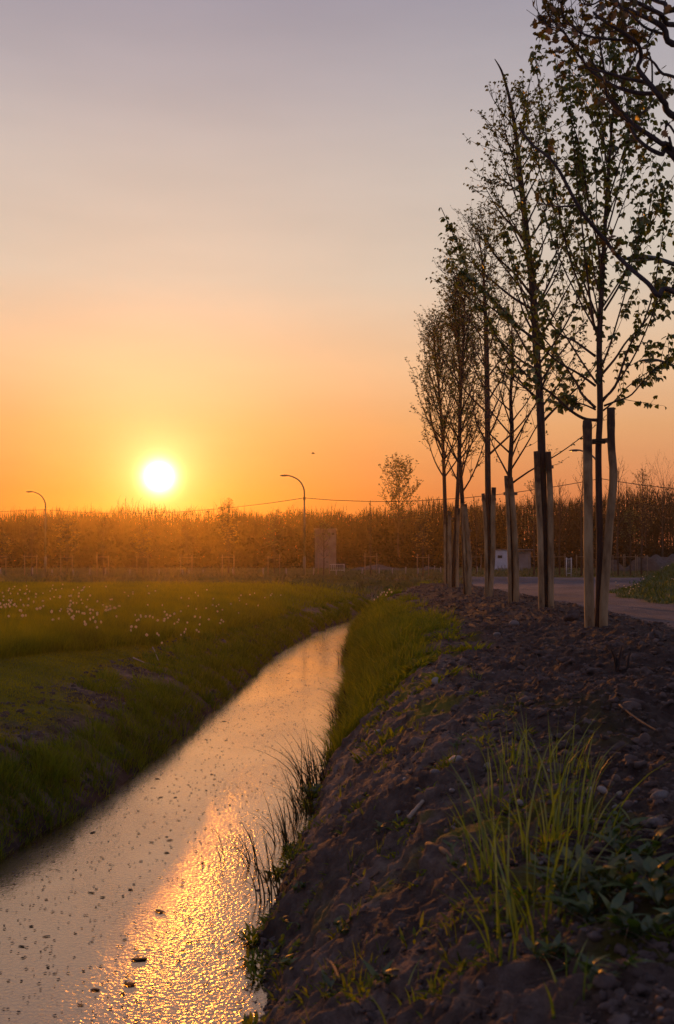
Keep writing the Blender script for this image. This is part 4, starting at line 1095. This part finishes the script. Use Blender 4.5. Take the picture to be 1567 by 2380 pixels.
x, y, hh_, az, ln_, wd = tufts(Xc, Yc, 9, rng.uniform(.05, .14, 60), .04, .004)
blades(mb, np.stack([x, y, H(x, y) - .01], 1), hh_, wd, az, ln_, 3)
Yc = 7 * (26 / 7) ** rng.random(700); Xc = xr(Yc) + rng.uniform(.1, 1.5, 700)
kp = (fbm(Xc * 1.6, Yc * 1.1, 4) + .6 * np.exp(-((Yc - 15) / 6) ** 2) - .34 > 0) & ((rng.random(len(Xc)) < .3) | (Xc - xr(Yc) < .9) & (Yc > 10)); Xc, Yc = Xc[kp], Yc[kp]
x, y, hh_, az, ln_, wd = tufts(Xc, Yc, 40, rng.uniform(.05, .16, len(Xc)), .17, .022, (.4, 1.5))
blades(mb, np.stack([x, y, H(x, y)], 1), hh_, wd, az, ln_, 3, 'leaf')
Yc = 9.5 * (30 / 9.5) ** rng.random(70); Xc = xr(Yc) + rng.uniform(-.04, .9, 70) * rng.random(70)
x, y, hh_, az, ln_, wd = tufts(Xc, Yc, 46, rng.uniform(.26, .46, 70), .10, .007, (.3, 1.5))
blades(mb, np.stack([x, y, np.maximum(H(x, y), 0) - .01], 1), hh_, wd, np.where(rng.random(len(az)) < .5, math.pi + rng.normal(0, .6, len(az)), az), ln_, 5)
tag(mb.build('bank_grass', M['grassB']), 'green grass and low herbs on the right bank of the ditch', 'grass', kind='stuff')
# far verges
X, Y = scatter(60000, lambda y: -y * .42 - 4, lambda y: y * .42 + 4, 40, 105)
pk = fbm(X * .25, Y * .35, 3); keep = (pk > -.18) | (Y > 62) | ((X < 0) & (Y > 43)); keep &= ~((X > xe(Y) - .3) & (X < xv(Y) + .2) & (Y < 58)); X, Y, pk = X[keep], Y[keep], pk[keep]
mb = MB(); blades(mb, np.stack([X, Y, H(X, Y) - .02], 1), (.12 + .16 * np.clip(pk + .2, 0, 1)) * rng.uniform(.6, 1.3, len(X)), .03 + Y * .0006, rng.uniform(0, 6.28, len(X)), rng.uniform(.1, .9, len(X)), 2)
tag(mb.build('verge_grass', M['grassV']), 'rough grass along the cross road before the wood', 'grass', kind='stuff')
# weedy verge right of the road
X, Y = scatter(26000, lambda y: xv(y) + .1, lambda y: xv(y) + 7, 14, 40)
mb = MB(); hh_ = .10 + .22 * sst(.2, 2.0, X - xv(Y)) * rng.random(len(X)) + .03
blades(mb, np.stack([X, Y, H(X, Y) - .01], 1), hh_, .012 + Y * .0006, rng.uniform(0, 6.28, len(X)), rng.uniform(.1, 1, len(X)), 2)
X, Y = scatter(9000, lambda y: xv(y) + .8, lambda y: xv(y) + 7, 15, 40)
blades(mb, np.stack([X, Y, H(X, Y) + .2 * rng.random(len(X))], 1), rng.uniform(.06, .16, len(X)), .035, rng.uniform(0, 6.28, len(X)), rng.uniform(.5, 1.6, len(X)), 3, 'leaf')
tag(mb.build('verge_weeds', M['weed']), 'dark weedy growth covering the verge right of the gravel road', 'weeds', kind='stuff')


# foreground grass clumps
def clump(name, label, cat, grp, x, y, d, n_, h, sp, w_, mtl, lean=(.1, .5), azc=None, zz=None, part=None):
    c = at(x, y, d); X0, Y0 = c[0], d; z0 = float(H(X0, Y0)) if zz is None else zz
    r = sp * np.sqrt(rng.random(n_)); a = rng.uniform(0, 6.28, n_)
    bx, by = X0 + r * np.cos(a), Y0 + r * np.sin(a)
    bz = (H(bx, by) if zz is None else np.full(n_, zz)) - .02
    az = a + rng.normal(0, .5, n_) if azc is None else azc + rng.normal(0, .7, n_)
    mb = MB(); blades(mb, np.stack([bx, by, bz], 1), h * rng.uniform(.4, 1.05, n_), w_ * rng.uniform(.7, 1.2, n_), az, rng.uniform(*lean, n_), 6)
    tag(mb.build(name, mtl, origin=(X0, Y0, z0)), label, cat, grp)


def on(x, y, it=12):      # photo point on the ground -> depth
    ds = np.geomspace(1.2, 120, 900); zz = H(ds * (x - 783.5) / F, ds); yy_ = HZ + (CZ - zz) * F / ds
    k = np.argmax(yy_ < y); return float(ds[k])


CG = 'long grass clumps on the near bank'
for x, y, n_, h, sp, lab in [
    (1250, 2170, 26, .42, .12, 'tall bright grass clump nearest the viewer on the dark bank'),
    (1180, 2020, 20, .44, .10, 'tall grass clump leaning left beside the bare slope'),
    (1290, 1960, 28, .40, .13, 'thick grass clump behind the nearest tall one'),
    (1160, 1880, 12, .30, .08, 'thin grass clump at the top edge of the bare slope'),
    (1255, 1790, 30, .34, .13, 'upright pale grass clump in the middle of the soil'),
    (1310, 1830, 14, .28, .10, 'small grass clump right of the upright pale one'),
    (1180, 1770, 10, .26, .07, 'few long blades left of the upright pale clump'),
    (1380, 1790, 5, .18, .05, 'tiny sprig of grass on the soil toward the right edge'),
    (1330, 2330, 7, .16, .05, 'short grass sprig low on the near slope'),
    (960, 2330, 9, .17, .06, 'short grass sprig near the bottom of the slope')]:
    clump('grass_clump', lab, 'grass clump', CG, x, y, on(x, y), int(n_ * 1.35), h * 1.15, sp * 1.6, .0085, M['grassF'], (.05, .7), None)

RG = 'reed clumps along the right water edge'
for x, y, n_, h, sp, lab, lean in [
    (622, 2090, 16, .42, .10, 'dark reed clump standing in the water nearest the viewer', (.05, .7)),
    (575, 2010, 8, .30, .08, 'sparse reed blades in the open water beside the nearest clump', (.05, .9)),
    (518, 2000, 2, .26, .02, 'single pair of reed blades farthest out in the sun glitter', (.2, .5)),
    (665, 1965, 18, .40, .12, 'dark reed clump second along the water edge', (.1, .9)),
    (700, 1900, 26, .46, .12, 'reed clump with bent blades at the foot of the bare slope', (.1, 1.0)),
    (725, 1830, 44, .50, .13, 'large spreading reed clump in the middle of the water edge', (.1, 1.0)),
    (775, 1790, 16, .36, .12, 'reed clump where the bank bulges into the water', (.2, 1.1)),
    (800, 1690, 50, .42, .16, 'dense leaning reed clump below the green bank', (.1, 1.1)),
    (815, 1660, 40, .40, .16, 'dense reed clump behind the leaning one', (.1, 1.0)),
    (805, 1540, 44, .42, .2, 'far reed clump overhanging the narrow water', (.1, 1.0))]:
    d = 2 * F / (y - HZ)
    clump('reed_clump', lab, 'reeds', RG, x, y, d, int(n_ * 1.6), h * 1.25, sp, .009, M['reed'], lean, math.pi * .95, 0.0)

# broad leaved weeds
WG = 'broad leaved weeds on the near bank'


def weed(x, y, n_, ln, lab, mtl='weed'):
    d = on(x, y); X0 = d * (x - 783.5) / F; z0 = float(H(X0, d))
    e = empty('weed_plant', (X0, d, z0), lab, 'weed', WG)
    ns = max(3, n_ // 7); mb = MB(); sb = MB()
    for k in range(ns):
        a = rng.uniform(0, 6.28); tp = path((rng.normal(0, .02), rng.normal(0, .02), -.01), (math.cos(a), math.sin(a), 1.0), ln * rng.uniform(.9, 1.8), 6, -.02, .12)
        sb.tube(tp, np.linspace(.003, .0015, 7), 4)
        m_ = 7; q = tp[rng.integers(1, 7, m_)]
        blades(mb, q, rng.uniform(.35, .8, m_) * ln, rng.uniform(.22, .4, m_) * ln, rng.uniform(0, 6.28, m_), rng.uniform(.6, 2.0, m_), 4, 'leaf', .25)
    sb.build('stem', M[mtl], e); mb.build('leaves', M[mtl], e)


for x, y, n_, ln, lab in [
    (1400, 2080, 60, .10, 'leafy dark green weed right of the nearest tall grass'),
    (1470, 2010, 50, .10, 'leafy weed at the right edge below the white stones'),
    (1530, 2110, 60, .11, 'largest broad leaved weed at the right edge'),
    (1350, 2140, 50, .09, 'low weed tucked behind the nearest tall grass'),
    (1480, 2190, 40, .09, 'dim weed low at the right under the largest one'),
    (1300, 2060, 40, .08, 'weed growing between two tall grass clumps'),
    (1420, 1940, 30, .07, 'small weed on the soil near the white stones'),
    (1290, 2250, 28, .07, 'weed low on the slope below the tall grass'),
    (1380, 2290, 24, .07, 'weed in the dark hollow at the lower right'),
    (690, 2080, 24, .07, 'small weed at the water edge beside the reeds'),
    (705, 1990, 24, .07, 'weed clinging to the edge above the second reeds'),
    (735, 1855, 30, .08, 'bushy dark weed overhanging the water'),
    (890, 1950, 18, .055, 'little weed alone on the bare slope'),
    (690, 2160, 18, .055, 'little weed on the slope near the water bend'),
    (680, 2260, 18, .06, 'pale green weed on the slope near the bottom edge'),
    (800, 2180, 14, .05, 'sparse weed in the middle of the bare slope'),
    (900, 2300, 16, .06, 'dark weed near the bottom of the bare slope'),
    (760, 2330, 16, .06, 'weed at the bottom of the picture beside the water'),
    (1060, 2020, 14, .05, 'tiny weed beside the dark stick'),
    (1060, 1740, 14, .06, 'tiny weed at the brow of the slope')]:
    weed(x, y, n_, ln, lab)

# ------------------------------------------------------------------ clods, stones, sticks
mb = MB()
n_ = 20000
Y = 2.0 * (40 / 2.0) ** rng.random(n_); X = xr(Y) + .12 + (xe(Y) + .2 - xr(Y)) * rng.random(n_) ** .9
X = np.where(X > Y * .38 + .6, xr(Y) + .2 + rng.random(n_) * np.maximum(Y * .38 + .3 - xr(Y), .3), X); z = H(X, Y)
sz = (.004 + .026 * rng.random(n_) ** 4 + Y * .0006) * np.where(X - xr(Y) < 1.1, .65, 1)
for x, y, zz_, s_ in zip(X, Y, z, sz):
    lump(mb, (x, y, zz_ - s_ * .05), s_, I2 if s_ > .014 else I1, .95, .62)
n_ = 1500; Y = 4.5 * (36 / 4.5) ** rng.random(n_); X = xr(Y) + 1.1 + (xe(Y) - .2 - xr(Y) - 1.1) * rng.random(n_); z = H(X, Y); sz = .018 + .045 * rng.random(n_) ** 3
for x, y, zz_, s_ in zip(X, Y, z, sz):
    lump(mb, (x, y, zz_ - s_ * .1), s_, I3 if s_ > .04 else I2, .95, .66)
n_ = 1400; Y = 3.2 * (16 / 3.2) ** rng.random(n_); X = xr(Y) + rng.normal(.0, .05, n_); z = np.maximum(H(X, Y), -.012); sz = .006 + .022 * rng.random(n_) ** 2.5
for x, y, zz_, s_ in zip(X, Y, z, sz):
    lump(mb, (x, y, zz_), s_, I2, .95, .6)
n_ = 2200; Y = 5.0 * (24 / 5.0) ** rng.random(n_); X = xl(Y) - rng.uniform(.1, 1.3, n_); z = H(X, Y); sz = .008 + .03 * rng.random(n_) ** 3 + Y * .0006
for x, y, zz_, s_ in zip(X, Y, z, sz):
    lump(mb, (x, y, zz_ - s_ * .05), s_, I2 if s_ > .014 else I1, .95, .62)
tag(mb.build('soil_clods', M['clod']), 'loose clods and crumbs of dark soil over the banks', 'soil', kind='stuff')

mb = MB(); n_ = 900
Y = 2.2 * (26 / 2.2) ** rng.random(n_); X = xr(Y) + .08 + rng.random(n_) * np.minimum(2.4, Y * .36 + .2 - xr(Y))
blades(mb, np.stack([X, Y, H(X, Y) + .006], 1), rng.uniform(.02, .09, n_), .0025 + Y * .0004, rng.uniform(0, 6.28, n_), rng.uniform(2.0, 6.0, n_), 3, 'grass', .18)
tag(mb.build('straw_litter', M['twig']), 'bits of dry straw and dead stems strewn over the soil', 'litter', kind='stuff')
variants = []
for k in range(5):
    q = MB(); lump(q, (0, 0, 0), 1, I3, .22, .65); variants.append([q.mesh('stone', [M['stone']]), None])
    q = MB(); lump(q, (0, 0, 0), 1, I3, .22, .6); variants[-1][1] = q.mesh('pale_stone', [M['palestone']]); q = MB(); lump(q, (0, 0, 0), 1, I3, .6, .75); variants[-1].append(q.mesh('clod', [M['clod']]))


def stone(x, y, s_px, lab, grp, pale=0):
    d = on(x, y); X0 = d * (x - 783.5) / F; s_ = s_px * d / F / 2
    o = bpy.data.objects.new('stone', variants[rng.integers(0, 5)][pale]); COL.objects.link(o)
    o.location = (X0, d, float(H(X0, d)) + s_ * .22); o.scale = (s_, s_, s_); o.rotation_euler = (rng.normal(0, .3), rng.normal(0, .3), rng.uniform(0, 6.28))
    tag(o, lab, 'stone', grp)


for x, y, s_, lab, p in [
    (1195, 1454, 26, 'large grey stone lying on the soil below the slim staked tree', 0),
    (1015, 1592, 26, 'pale rounded stone at the grassy brow of the bank', 1),
    (1060, 1770, 34, 'elongated pale stone beside thin grass on the brow', 1),
    (1135, 1790, 26, 'grey round stone on the brow right of the elongated pale one', 0),
    (1210, 1870, 22, 'white stone among the tall grass blades', 1),
    (1370, 1838, 20, 'small white stone on the soil right of the grass', 1),
    (1400, 1840, 26, 'white flat stone right of the small white one', 1),
    (1440, 1850, 16, 'tiny bluish white stone near the right side', 1),
    (1535, 1860, 44, 'large grey stone at the right edge of the soil', 0),
    (1520, 1920, 34, 'grey stone below the large one at the right edge', 0),
    (1155, 1480, 18, 'small grey stone left of the stake base of the tallest tree', 0),
    (1330, 1440, 40, 'dark round clod of earth just left of the nearest stakes', 2),
    (880, 1705, 22, 'pale stone halfway down the slope above the reeds', 1),
    (1010, 1800, 26, 'grey stone at the top of the bare slope', 0),
    (940, 1820, 12, 'bright pebble in the middle of the bare slope', 1),
    (1050, 1845, 16, 'white pebble right of the bright one on the slope', 1)]:
    stone(x, y, s_, lab, 'stones on the soil', p)
for _ in range(50):
    x, y = rng.uniform(760, 1560), rng.uniform(1430, 2370)
    if x < 1000 - (y - 1430) * .25 or (x < 640): continue
    if y < 1480 and x > 1300: continue
    stone(x, y, rng.uniform(4, 13) * (y - 1000) / 700, 'small grey pebble scattered on the dark soil of the right bank', 'pebbles on the right bank', 0)
for _ in range(40):
    x = rng.uniform(10, 560); y = np.interp(x, [0, 250, 520], [1760, 1640, 1500]) + rng.normal(0, 30)
    stone(x, y, rng.uniform(4, 10), 'small grey pebble on the crumbling left bank of the ditch', 'pebbles on the left bank', 0)


def stick(pix, r, lab, mtl, dz=.015):
    pts = []
    for x, y in pix:
        d = on(x, y); X0 = d * (x - 783.5) / F; pts.append([X0, d, float(H(X0, d)) + dz])
    pts = spline(np.array(pts), 12); mb = MB(); mb.tube(pts, r * np.linspace(1, .6, 12) * (1 + .12 * np.sin(np.arange(12) * 2.1)), 7)
    tag(mb.build('stick', mtl, origin=pts[0]), lab, 'stick', 'sticks lying on the banks')


stick([(950, 1912), (985, 1868)], .014, 'pale broken stick lying on the bare slope', M['palestick'])
stick([(995, 1975), (1025, 1990), (1060, 2012)], .016, 'dark curved stick lying across the slope', M['twig'])
stick([(755, 2240), (775, 2265), (790, 2300)], .008, 'thin dark twig low on the slope', M['twig'])
stick([(880, 2040), (850, 2060), (820, 2050)], .006, 'thin twig in the middle of the slope', M['twig'])
stick([(1440, 1650), (1480, 1690), (1530, 1720)], .007, 'thin root arching over the soil at the right', M['twig'], .03)
stick([(310, 1535), (335, 1545)], .012, 'pale twig lying on the turf left of the ditch', M['palestick'], .03)
stick([(355, 1515), (362, 1530), (368, 1545)], .010, 'bent white twig on the left bank', M['palestick'], .06)
# dead stump right of the nearest tree
d = on(1440, 1560); X0 = d * (1440 - 783.5) / F; mb = MB()
for k in range(5):
    mb.tube(path((rng.normal(0, .03), rng.normal(0, .03), -.05), (rng.normal(0, .1), 0, 1), rng.uniform(.12, .26), 4, .05, .1), np.linspace(.014, .006, 5), 6)
o = mb.build('stump', M['barkd']); o.location = (X0, d, float(H(X0, d))); tag(o, 'dark splintered stump sticking out of the soil right of the nearest stakes', 'stump')

# ------------------------------------------------------------------ dandelion clocks
dm = MB(); dm.tube([[0, 0, -.02], [.004, 0, .12], [0, 0, .22]], .0035, 4, 0)
v, f = I1; dm.add(v * .022 * (1 + .12 * rng.normal(0, 1, (len(v), 1))) + np.array([0, 0, .245]), [f], 1)
fm = dm.mesh('dandelion', [M['grassB'], M['fluff']])
cnt = 0
while cnt < 200:
    x = rng.uniform(0, 900); y = rng.uniform(1362, 1428) if rng.random() < .8 else rng.normal(1402, 7)
    if rng.random() > .75 + .25 * math.exp(-((x - 150) / 260) ** 2) + .25 * math.exp(-((x - 500) / 200) ** 2): continue
    d = .78 * F / (y - HZ); X0 = d * (x - 783.5) / F
    if X0 > xl(d) - .9 or d > 41: continue
    o = bpy.data.objects.new('dandelion', fm); COL.objects.link(o); o.location = (X0, d, float(H(X0, d))); s_ = rng.uniform(.7, 1.25); o.scale = (s_, s_, rng.uniform(.8, 1.1))
    o.rotation_euler = (rng.normal(0, .1), rng.normal(0, .1), rng.uniform(0, 6))
    tag(o, 'white dandelion seed head above the meadow grass', 'dandelion', 'dandelion clocks in the meadow'); cnt += 1
fz = lambda x, y: ((2300 + x * .3362) / 1.7205, (1700 + y * .3362) / 1.7205)
for x, y in [(485, 1868), (497, 1905), (515, 1898), (580, 1908), (605, 1932), (660, 1950), (648, 1975), (640, 1998), (690, 1945), (715, 1895), (745, 1888), (757, 1918), (660, 1920), (803, 1803), (838, 1790), (812, 1830), (938, 1800), (1033, 1678), (1075, 1668), (1107, 1672), (1150, 1825), (1172, 1832)]:
    px, py = fz(x, y)
    d = on(px, py + 14); X0 = d * (px - 783.5) / F
    o = bpy.data.objects.new('dandelion', fm); COL.objects.link(o); z0 = float(H(X0, d)); zt = CZ + d * (HZ - py) / F
    s_ = rng.uniform(1.0, 1.5); o.location = (X0, d, z0); o.scale = (s_, s_, max(.5, (zt - z0) / .245)) if (zt - z0) / .245 < 1.9 else (s_, s_, 1.6)
    tag(o, 'white dandelion seed head on the weedy verge right of the gravel road', 'dandelion', 'dandelion clocks on the verge')
for x, y in [(885, 1397), (893, 1390), (900, 1393), (878, 1404), (905, 1386), (888, 1388), (897, 1400), (870, 1410), (910, 1392)]:
    d = on(x, y + 12); X0 = d * (x - 783.5) / F
    o = bpy.data.objects.new('dandelion', fm); COL.objects.link(o); o.location = (X0, d, float(H(X0, d))); s_ = rng.uniform(.9, 1.3); o.scale = (s_, s_, 1.2)
    tag(o, 'white dandelion seed head on the grassy right bank where the water ends', 'dandelion', 'dandelion clocks on the right bank')

# ------------------------------------------------------------------ things afloat
dbs = []
for k in range(4):
    q = MB(); lump(q, (0, 0, 0), 1, I2, .75, .3); dbs.append(q.mesh('floating_leaf', [M['debris']]))
zb = lambda x, y: (x * .4451, 1860 + y * .4451); zc = lambda x, y: (x * .4451, 1395 + y * .4451)
FL = [zb(*p) + (w_,) for *p, w_ in [(483, 170, 34), (790, 220, 32), (885, 210, 40), (870, 192, 22), (735, 320, 24), (480, 485, 44), (535, 508, 34), (680, 468, 34), (950, 443, 26), (835, 582, 64), (165, 660, 30), (240, 713, 46), (115, 765, 44), (480, 740, 20), (650, 730, 28), (725, 832, 100), (955, 790, 30), (935, 840, 36), (500, 992, 60), (675, 965, 74), (285, 908, 28), (435, 893, 24), (640, 1015, 34), (420, 1070, 44), (990, 745, 50), (1145, 800, 24), (1175, 770, 24), (1060, 330, 30), (870, 275, 36), (700, 440, 20), (120, 825, 26)]]
FL += [zc(*p) + (w_,) for *p, w_ in [(820, 933, 36), (1000, 1008, 18), (985, 965, 16), (1180, 733, 20), (1170, 633, 30), (1105, 910, 22), (840, 1030, 26), (915, 1030, 30), (1075, 727, 20), (1120, 935, 22), (1500, 420, 18), (1455, 520, 18), (1200, 1070, 16), (930, 1150, 20)]]
for _ in range(40):
    y = rng.uniform(1480, 2370); d = 2 * F / (y - HZ); X0 = rng.uniform(xl(d) + .1, xr(d) - .1); FL.append((783.5 + X0 * F / d, y, rng.uniform(8, 20) * (.4 + (y - 1400) / 900)))
for x, y, w_ in FL:
    d = 2 * F / (y - HZ); X0 = d * (x - 783.5) / F; s_ = w_ * .4451 * d / F / 2 * .85
    o = bpy.data.objects.new('floating_leaf', dbs[rng.integers(0, 4)]); COL.objects.link(o); o.location = (X0, d, .004); o.scale = (s_, s_ * rng.uniform(.3, .9), max(s_ * rng.uniform(.15, .4), .008)); o.rotation_euler = (0, 0, rng.normal(0, .35))
    tag(o, 'dark bit of leaf litter floating on the ditch water', 'floating leaf', 'leaf litter floating on the water')
mb = MB(); n_ = 3800
Y = 3.9 * (34 / 3.9) ** rng.random(n_); a, b_ = xl(Y), xr(Y); t = rng.random(n_); t = np.where(rng.random(n_) < .45, t ** 2.2, t); X = a + .03 + (b_ - a - .06) * t
s_ = rng.uniform(.003, .010, n_) * (1 + Y * .03)
leaves(mb, np.stack([X, Y, np.full(n_, .004)], 1), np.stack([rng.normal(0, 1, n_), rng.normal(0, .4, n_), np.zeros(n_)], 1), s_ * 2.2, s_ * 1.3, 'small', 0, .05)
tag(mb.build('floating_specks', M['debris']), 'fine specks of seeds and dust drifting on the water', 'floating specks', kind='stuff')

# ------------------------------------------------------------------ render settings
S.view_settings.view_transform = 'Standard'; S.view_settings.look = 'None'; S.view_settings.exposure = 0; S.view_settings.gamma = 1
S.cycles.use_denoising = True
S.cycles.max_bounces = 8; S.cycles.transparent_max_bounces = 8; S.cycles.volume_bounces = 0
S.cycles.sample_clamp_indirect = 6; S.cycles.sample_clamp_direct = 30
